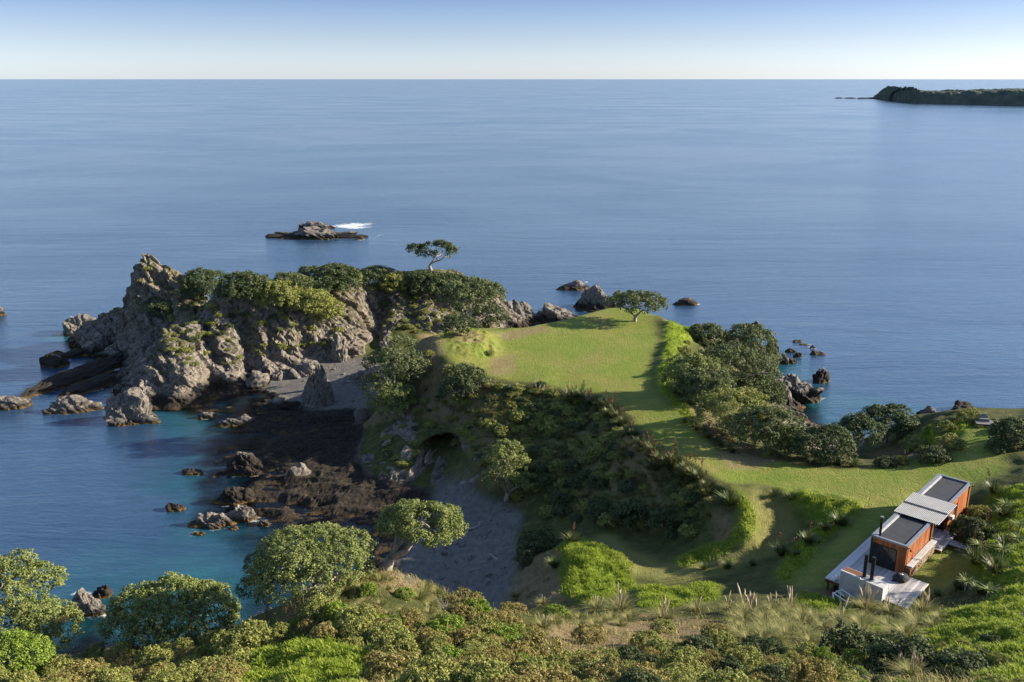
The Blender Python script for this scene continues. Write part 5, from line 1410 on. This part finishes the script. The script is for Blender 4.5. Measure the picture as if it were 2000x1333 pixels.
for poly, n_, a_, b_, kinds, lab in (
        ([(570, 1225), (640, 1195), (720, 1205), (800, 1205), (880, 1190), (960, 1200), (1040, 1230), (1040, 1375), (735, 1375), (725, 1285), (620, 1245)], 88, .8, 2.3, ('manuka', 'manuka', 'olive', 'bright'), '%s shrub packed among others on the near spur'),
        ([(1000, 1300), (1250, 1280), (1500, 1250), (1620, 1290), (1650, 1375), (1000, 1375)], 84, .9, 2.3, ('manuka', 'olive', 'olive', 'dark'), '%s shrub in the thicket below the dry mound'),
        ([(0, 1310), (150, 1282), (300, 1270), (450, 1235), (500, 1255), (440, 1370), (-40, 1370)], 66, .8, 2.1, ('olive', 'manuka', 'olive'), '%s shrub on the slope below the near trees'),
        ([(1560, 1270), (1900, 1240), (2000, 1230), (2090, 1240), (2100, 1370), (1600, 1370)], 36, .6, 1.5, ('olive', 'bright', 'dark'), '%s shrub on the sunny slope below the deck')):
    for p, s in scatter(poly, n_, a_, b_, .5):
        k_ = kinds[rng.integers(0, len(kinds))]
        shrub(p, s, k_, big(s, 1.5) + ' ' + lab % {'manuka': 'brown tipped', 'olive': 'olive', 'bright': 'bright green', 'dark': 'dark green'}[k_], 'scrub of the near hill', rng.uniform(.95, 1.35))
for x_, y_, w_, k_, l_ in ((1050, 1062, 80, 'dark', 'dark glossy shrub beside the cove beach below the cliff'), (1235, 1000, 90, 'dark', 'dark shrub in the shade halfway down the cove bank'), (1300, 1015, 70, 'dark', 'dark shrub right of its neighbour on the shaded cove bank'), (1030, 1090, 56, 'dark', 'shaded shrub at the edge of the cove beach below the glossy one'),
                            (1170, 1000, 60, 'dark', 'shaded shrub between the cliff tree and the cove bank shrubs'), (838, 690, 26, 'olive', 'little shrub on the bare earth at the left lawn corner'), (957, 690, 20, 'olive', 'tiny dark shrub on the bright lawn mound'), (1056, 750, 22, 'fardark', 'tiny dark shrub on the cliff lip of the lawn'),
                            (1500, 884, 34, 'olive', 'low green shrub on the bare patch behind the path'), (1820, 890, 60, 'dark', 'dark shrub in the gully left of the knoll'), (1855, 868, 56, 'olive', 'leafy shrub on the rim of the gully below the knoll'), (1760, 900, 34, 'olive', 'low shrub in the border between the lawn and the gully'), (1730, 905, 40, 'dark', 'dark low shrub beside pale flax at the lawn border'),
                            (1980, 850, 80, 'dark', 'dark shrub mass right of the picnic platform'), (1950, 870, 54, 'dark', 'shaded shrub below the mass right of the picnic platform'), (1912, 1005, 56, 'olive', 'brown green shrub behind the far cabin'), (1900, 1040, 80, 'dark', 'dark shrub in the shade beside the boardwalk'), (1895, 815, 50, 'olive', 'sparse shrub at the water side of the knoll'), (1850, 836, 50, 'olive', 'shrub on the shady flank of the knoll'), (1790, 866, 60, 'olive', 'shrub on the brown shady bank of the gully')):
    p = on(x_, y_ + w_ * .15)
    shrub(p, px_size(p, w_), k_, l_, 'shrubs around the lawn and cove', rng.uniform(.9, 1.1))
for p, s in scatter([(1790, 836), (1850, 818), (1900, 818), (1960, 822), (2000, 815), (2000, 835), (1950, 845), (1880, 832), (1800, 856)], 22, .6, 1.5, .6):
    shrub(p, s, 'olive' if rng.random() < .6 else 'dark', 'low wind clipped shrub along the brow of the knoll', 'shrubs along the knoll brow', rng.uniform(.6, .9))
for p, s in scatter([(870, 720), (930, 750), (1060, 765), (1150, 780), (1220, 860), (1330, 950), (1400, 1000), (1330, 1060), (1200, 1030), (1050, 1000), (960, 940), (900, 850)], 135, 1.3, 2.9, .45):
    kk = 'fardark' if rng.random() < .35 else 'far'
    shrub(p, s, kk, big(s, 1.6) + (' dark green' if kk == 'fardark' else ' olive green') + ' scrub bush on the steep bank above the cove', 'scrub on the cove cliff', rng.uniform(.65, 1.0), name='scrub_bush')
for p, s in scatter([(720, 900), (770, 840), (820, 790), (880, 750), (940, 770), (960, 850), (940, 920), (850, 850), (800, 930), (740, 930)], 34, .8, 2.0, .6):
    kk = 'fardark' if rng.random() < .4 else 'far'
    shrub(p, s, kk, big(s, 1.4) + (' dark green' if kk == 'fardark' else ' olive green') + ' scrub clump on the shaded nose above the sea cave', 'scrub around the sea cave', rng.uniform(.5, .8), name='scrub_bush')
for poly, n_ in (([(300, 620), (400, 590), (520, 575), (600, 600), (680, 655), (640, 690), (520, 690), (430, 740), (330, 700)], 75), ([(740, 560), (900, 560), (900, 620), (820, 650), (750, 640)], 55), ([(270, 520), (340, 530), (340, 580), (280, 600)], 12), ([(360, 560), (700, 530), (820, 525), (930, 545), (900, 560), (680, 570), (400, 585)], 40)):
    for p, s in scatter(poly, n_, .9, 2.3, .7):
        if p[2] < 3.5: continue
        kk = 'far' if rng.random() < .75 else 'fardark'
        shrub(p, s, kk, big(s, 1.6) + (' dark green' if kk == 'fardark' else ' olive green') + ' tufted clump clinging to the rocky headland', 'clumps on the headland rock', rng.uniform(.6, .95), name='cliff_clump')
for p, s in scatter([(1340, 640), (1480, 660), (1520, 780), (1560, 850), (1480, 880), (1400, 840), (1320, 700)], 26, 1.4, 2.6, .7):
    shrub(p, s, 'far', 'grey green bush filling in under the eastern trees', 'underbrush of the eastern slope', .9, name='underbrush')

# ------------------------------------------------------------------ flax, tussocks, cabbage trees
def blades_mesh(seed, n, length, width, mat, spread=.35, droop=.5, up=.9, name='blades', base_r=.12):
    r = np.random.default_rng(seed)
    vs_, fs_ = [], []
    for k in range(n):
        a_ = r.uniform(0, 6.283); out = np.array((math.cos(a_), math.sin(a_), 0)); side = np.array((-out[1], out[0], 0))
        L = length * r.uniform(.6, 1.1); s = spread * r.uniform(.25, 1.3); w_ = width * r.uniform(.7, 1.2)
        b_ = out * base_r * r.random() + np.array((0, 0, -.1))
        for j, tt in enumerate((0, .38, .72, 1.0)):
            p_ = b_ + out * L * s * tt * (1 + droop * tt) + np.array((0, 0, 1)) * L * up * (tt - droop * s * tt ** 2.4)
            ww = w_ * (.7, 1.0, .8, .12)[j]
            vs_ += [p_ - side * ww / 2, p_ + side * ww / 2]
        q_ = len(vs_) - 8
        fs_ += [(q_, q_ + 1, q_ + 3, q_ + 2), (q_ + 2, q_ + 3, q_ + 5, q_ + 4), (q_ + 4, q_ + 5, q_ + 7, q_ + 6)]
    return mesh_np(name, np.array(vs_), np.array(fs_), False, [ML[mat]])
def stalk_mesh(seed, h=1.75, mat='stalk'):
    r = np.random.default_rng(seed); m_ = MB()
    tip = np.array((r.normal(0, .25), r.normal(0, .25), h))
    path = limb_path((0, 0, .2), tip, r, .02, 5)
    m_.tube(path, np.linspace(.022, .01, 5), 4)
    for k in range(10):
        q_ = path[3] + (path[4] - path[3]) * (k / 9 * 1.2 - .15)
        a_ = k * 2.4
        m_.tube([q_, q_ + np.array((math.cos(a_) * .10, math.sin(a_) * .10, .10))], [.022, .03], 4)
    return m_.mesh('flower_stalk', ML[mat])
def plume_mesh(seed, h=1.7):
    r = np.random.default_rng(seed); m_ = MB()
    tip = np.array((r.normal(0, .14), r.normal(0, .14), h))
    path = limb_path((0, 0, .3), tip, r, .03, 6)
    m_.tube(path, [.010, .010, .010, .030, .040, .008], 5)
    return m_.mesh('plume', ML['plume'])
FLAX = [blades_mesh(300 + i_, 190, 1.2, .055, 'flax', .46, .5) for i_ in range(4)]
STALK = [stalk_mesh(i_) for i_ in range(4)]
TUSS = [blades_mesh(320 + i_, 420, .85, .022, 'toe', .62, .75) for i_ in range(3)]
PLUME = [plume_mesh(i_, 1.0 + .07 * i_) for i_ in range(4)]
CABH = [blades_mesh(340 + i_, 70, .62, .05, 'cab', 1.0, .35, .75, 'rosette', .02) for i_ in range(2)]
def flax(p, size, label, group, stalks=None, name='flax_bush'):
    root = empty(name, (p[0], p[1], p[2] - .05), rng.uniform(0, 6.28), size / 1.5)
    link('blades', FLAX[rng.integers(0, 4)], root)
    for k in range(rng.integers(0, 3) if stalks is None else stalks):
        link('flower_stalk', STALK[rng.integers(0, 4)], root, rot=(rng.normal(0, .12), rng.normal(0, .12), rng.uniform(0, 6)))
    return tag(root, label, 'flax', group)
def tussock(p, size, label, group, plumes=0):
    root = empty('toetoe_tussock', (p[0], p[1], p[2] - .05), rng.uniform(0, 6.28), size)
    link('blades', TUSS[rng.integers(0, 3)], root)
    for k in range(plumes):
        link('plume', PLUME[rng.integers(0, 4)], root, (rng.normal(0, .12), rng.normal(0, .12), 0), (rng.normal(0, .06), rng.normal(0, .06), rng.uniform(0, 6)))
    return tag(root, label, 'tussock', group)
def cabbage(p, h, label, heads=1):
    root = empty('cabbage_tree', (p[0], p[1], p[2]), rng.uniform(0, 6.28))
    MB().tube([(0, 0, -.3), (.03, .02, h * .5), (.0, .05, h)], [.07, .055, .05], 7).build('trunk', M_BARK, root)
    link('rosette', CABH[rng.integers(0, 2)], root, (0, .05, h), scale=1.1)
    return tag(root, label, 'cabbage tree', 'cabbage trees by the cabins')
GF = 'flax bushes'
for i_, (x_, y_) in enumerate([(1338 + i_ * 11.5 + (i_ % 2) * 6, 826 + i_ * 7.3) for i_ in range(9)]):
    flax(on(x_, y_), rng.uniform(1.1, 1.4), 'sunlit flax in the hedge row between the ridge path and the eastern trees', 'flax hedge along the ridge', 1)
for x_, y_, s_, l_ in ((1424, 985, 2.3, 'largest flax bush standing on the bend of the track'), (1640, 1026, 2.1, 'tall flax with brown seed stalks on the bank beside the house lawn'), (1578, 1062, 1.9, 'yellowish flax below the tall one beside the house lawn'), (1526, 1085, 1.9, 'flax with red flower stalks above the track'), (1556, 1088, 1.1, 'small pale flax between the track and the house lawn'),
                       (1118, 1062, 1.9, 'dark flax with a red seed head above the cove beach'), (1082, 1108, 1.7, 'flax with orange stalks in front of the bright mound'), (1360, 1035, 1.3, 'pale flax alone on the shady bank below the track bend'), (1420, 1110, 1.2, 'flax with white stalks at the track side'), (1375, 1112, 1.1, 'small flax at the lower track edge'),
                       (1940, 962, 1.9, 'dark flax at the corner behind the far cabin'), (1960, 1010, 1.7, 'flax under the slope behind the far cabin'), (1930, 1050, 2.0, 'flax beside the end of the boardwalk'), (1965, 1070, 1.7, 'flax uphill of the boardwalk end'), (1905, 1100, 2.2, 'big dark flax shading the grass below the boardwalk'), (1945, 1120, 2.2, 'big flax uphill of the shaded grass'), (1870, 1150, 1.3, 'small flax near the deck corner'), (1915, 1160, 1.5, 'flax at the foot of the bright slope'), (1830, 1165, 1.0, 'low flax beside plumed grass near the deck corner'),
                       (1668, 912, 1.6, 'pale arching flax in the lawn border above the small bay'), (1765, 906, 1.2, 'spiky white tipped flax in the lawn border'), (1590, 905, 1.2, 'flax at the end of the lawn border'), (1640, 908, 1.3, 'flax left of the pale arching one'), (1845, 888, 1.4, 'pale flax on the rim of the gully'), (1825, 898, 1.2, 'flax beside the pale one on the gully rim'), (1985, 860, 1.4, 'pale flax on the shady slope right of the platform'),
                       (1510, 968, 1.1, 'flax on the point where track and lawn meet'), (1545, 975, 1.2, 'flax on the shaded triangle bank'), (1610, 1035, 1.2, 'dark flax between the bank and the house lawn'), (1470, 1105, 1.0, 'low flax on the track verge')):
    flax(on(x_, y_), s_, l_, GF)
edge = [(930, 748), (1000, 757), (1060, 760), (1120, 770), (1165, 778), (1200, 800), (1225, 822), (1250, 850), (1275, 872), (1300, 892), (1330, 912), (1360, 930), (1395, 950)]
for k in range(58):
    s = rng.uniform(3.2, 12); i_ = int(s); f_ = s - i_
    a_, b_ = edge[i_], edge[min(i_ + 1, 12)]
    q_ = (a_[0] + (b_[0] - a_[0]) * f_ + rng.normal(0, 5) - 5, a_[1] + (b_[1] - a_[1]) * f_ + abs(rng.normal(0, 12)))
    flax(on(*q_), rng.uniform(1.5, 2.2), 'flax crowding the cliff edge between the ridge path and the cove', 'flax on the cliff edge', None)
for k in range(26):
    s = rng.uniform(0, 5); i_ = int(s); f_ = s - i_; a_, b_ = edge[i_], edge[i_ + 1]
    q_ = (a_[0] + (b_[0] - a_[0]) * f_, a_[1] + (b_[1] - a_[1]) * f_ + rng.normal(2, 4))
    tussock(on(*q_), rng.uniform(.8, 1.2), 'plumed grass tussock along the cliff lip of the lawn', 'plumed tussocks on the lawn lip', int(rng.integers(0, 4)))
for p, s in scatter([(880, 765), (1040, 775), (1050, 860), (930, 850)], 34, .7, 1.3, .5):
    tussock(p, s, big(s, 1.0) + ' dull brown tussock under the near lawn lip', 'tussocks under the lawn lip')
for p, s in scatter([(1050, 790), (1180, 800), (1280, 900), (1400, 980), (1380, 1040), (1250, 1000), (1100, 980), (1020, 900)], 110, .8, 1.5, .45):
    tussock(p, s, big(s, 1.15) + ' dull brown tussock on the shaded bank above the cove', 'tussocks on the cove bank')
for x_, y_, s_, n_, l_ in ((1465, 1205, 1.9, 11, 'largest plumed tussock below the house lawn'), (1295, 1210, 1.5, 9, 'straw coloured plumed tussock right of the bright mound'), (1210, 1195, 1.7, 8, 'brown plumed tussock below the bright mound'), (1165, 1190, 1.3, 4, 'small plumed tussock at the foot of the bright mound'), (1690, 1192, 1.7, 10, 'plumed tussock in front of the concrete fireplace'), (1740, 1200, 1.4, 4, 'tussock below the front deck edge'), (1805, 1195, 1.5, 9, 'plumed tussock at the right deck corner'), (1545, 1195, 1.5, 8, 'plumed tussock left of the white rail frame'), (1510, 1200, 1.5, 5, 'tussock between two plumed ones below the house lawn'), (1425, 1195, 1.2, 6, 'plumed tussock beside the largest one'), (1360, 1195, 1.2, 6, 'thin plumed tussock on the verge below the track'), (1780, 1320, 1.2, 6, 'plumed tussock in the dark shrubs on the bright slope'), (1755, 1310, 1.0, 4, 'small plumed tussock in the dark shrubs'), (1005, 1165, .9, 4, 'white plumed tussock above the cove beach end'), (1060, 1180, .9, 3, 'small plumed tussock on the brown bank'), (1640, 1215, 1.5, 3, 'wide tussock below the white rail frame'), (1060, 1225, .9, 4, 'thin dry tussock beside the bare path')):
    tussock(on(x_, y_), s_, l_, 'plumed tussocks below the house', n_)
for p, s in scatter([(1400, 1215), (1560, 1200), (1650, 1212), (1850, 1205), (1850, 1235), (1640, 1260), (1480, 1260), (1400, 1240)], 60, .9, 1.5, .45):
    tussock(p, s, big(s, 1.2) + ' soft straw tussock in the dense grass below the deck', 'tussocks below the deck')
for p, s in scatter([(1000, 1200), (1250, 1205), (1240, 1225), (1010, 1230)], 14, .6, 1.0, .5):
    tussock(p, s, 'short straw tussock beside the bare path', 'tussocks beside the bare path')
for p, s in scatter([(640, 1140), (740, 1115), (820, 1135), (900, 1165), (860, 1200), (720, 1205), (620, 1190)], 30, .4, .9, .4):
    tussock(p, s, big(s, .65) + ' golden tussock on the dry crown of the near spur', 'golden tussocks on the spur')
for x_, y_, h_, l_ in ((1988, 1045, 1.0, 'pale cabbage tree rosette highest on the slope behind the cabins'), (1908, 1092, 1.3, 'yellow headed cabbage tree beside the boardwalk'), (1885, 1155, .9, 'cabbage tree near the shaded grass corner'), (1928, 1168, .7, 'spiky pale cabbage tree at the foot of the bright slope'), (1960, 1002, .9, 'cabbage tree above the flax behind the far cabin'), (1985, 1062, .5, 'tiny cabbage tree sapling on the slope below the highest one'), (1955, 1105, 1.5, 'tall cabbage tree rising from the big flax')):
    cabbage(on(x_, y_), h_, l_)
# fern by the scrub
fr0 = on(765, 1330)
fn = empty('fern', (fr0[0], fr0[1], fr0[2]))
for k in range(7):
    a_ = k * .9 + 1.6
    m_ = MB(); pth = np.array([(math.cos(a_) * s_ * .55, math.sin(a_) * s_ * .55, 1.35 * s_ - .45 * s_ * s_) for s_ in np.linspace(0, 1, 12)])
    m_.tube(pth, np.linspace(.014, .004, 12), 4)
    sd = np.array((-math.sin(a_), math.cos(a_), 0))
    for j in range(2, 12):
        w_ = .20 * math.sin(math.pi * min(1, (12.6 - j) / 11)) + .03
        for sg in (-1, 1):
            m_.add([pth[j], pth[j] + sd * sg * w_ + np.array((0, 0, -.03)), pth[j] + sd * sg * w_ * .6 + (pth[j] - pth[j - 1]) * .7], None, [(0, 1, 2)])
    m_.build('frond', ML['cab'], fn)
tag(fn, 'pale young fern with upright fronds in the brown scrub', 'fern')
# dead twigs on the spur
for x_, y_, l_ in ((865, 1190, 'heap of bare grey twigs between shrubs on the spur'), (820, 1255, 'bare brown twigs sticking out of the spur scrub')):
    p = on(x_, y_); m_ = MB()
    for k in range(26):
        a_ = rng.uniform(0, 6.28)
        m_.tube(limb_path((rng.normal(0, .15), rng.normal(0, .15), -.1), (math.cos(a_) * rng.uniform(.3, .9), math.sin(a_) * rng.uniform(.3, .8), rng.uniform(.2, .9)), rng, .12, 4), np.linspace(.022, .006, 4), 4)
    tag(m_.build('dead_branches', M_BARK, None, loc=tuple(p)), l_, 'dead branches')

# ------------------------------------------------------------------ grasses nobody could count
def grass(name, wgt, n, hmin, hmax, width, mat, label, lean=.5):
    w_ = np.clip(wgt, 0, 1).ravel(); w_ = np.where(w_ > .25, w_, 0)
    k = rng.choice(len(w_), n, p=w_ / w_.sum())
    x = XX.ravel()[k] + rng.uniform(-.5, .5, n) * GS; y = YY.ravel()[k] + rng.uniform(-.5, .5, n) * GS
    z = sample(HV, x, y)
    clump = .55 + .9 * fbm(np.stack([x, y], 1) * .8, 3, 55)
    h_ = rng.uniform(hmin, hmax, n) * clump
    a_ = rng.uniform(0, 6.283, n)
    o_ = np.stack([np.cos(a_), np.sin(a_), np.zeros(n)], 1); s_ = np.stack([-np.sin(a_), np.cos(a_), np.zeros(n)], 1)
    b_ = np.stack([x, y, z - .03], 1)
    le = rng.uniform(.1, 1, n)[:, None] * lean
    m_ = b_ + o_ * h_[:, None] * le * .35 + np.array((0, 0, .62)) * h_[:, None]
    tip = b_ + o_ * h_[:, None] * le * 1.1 + np.array((0, 0, 1.)) * h_[:, None] * (1 - .25 * le)
    ww = width * (.6 + .8 * rng.random(n))[:, None]
    v = np.stack([b_ - s_ * ww / 2, b_ + s_ * ww / 2, m_ + s_ * ww * .42, m_ - s_ * ww * .42, tip], 1).reshape(-1, 3)
    i_ = np.arange(n) * 5
    me = mesh_np(name, v, [np.stack([i_, i_ + 1, i_ + 2, i_ + 3], 1), np.stack([i_ + 3, i_ + 2, i_ + 4], 1)], False, [ML[mat]])
    o = kind(link(name, me), 'stuff')
    o['label'] = label; o['category'] = 'grass'
    return o
nearw_ = np.clip(60 / np.maximum(YY, 20), .25, 2.2)
free = (1 - pad) * (H0 > 1.5)
grass('long_grass', lush * free * (1 - lawn) * nearw_ / 2.2 * 1.6, 80000, .14, .36, .056, 'lushb', 'long bright green grass on the banks and sunny slopes', .9)
fgm = blur(((YY < 62) & (H0 > 12)).astype(float), 2) * (1 - lawn) * (1 - lush * .7)
grass('dry_grass', np.clip(fgm * (.35 + dirt * .3) * nearw_ / 2.2 * 1.6 * (grid(fbm(PXY * .35, 3, 81)) > .46), 0, 1) + cliff * .26 * (1 - rock) * (grid(fbm(PXY * .3, 3, 83)) > .5), 52000, .18, .5, .04, 'dryb', 'straw coloured dry grass over the near hill and cove bank', 1.0)
grass('scrub_grass', np.clip(fgm * .6 * nearw_ / 2.2 * 1.6 * (grid(fbm(PXY * .3, 3, 85)) > .5), 0, 1) + .3 * eastcliff, 34000, .18, .42, .045, 'olive', 'dull green grass between the shrubs of the near hill', .9)
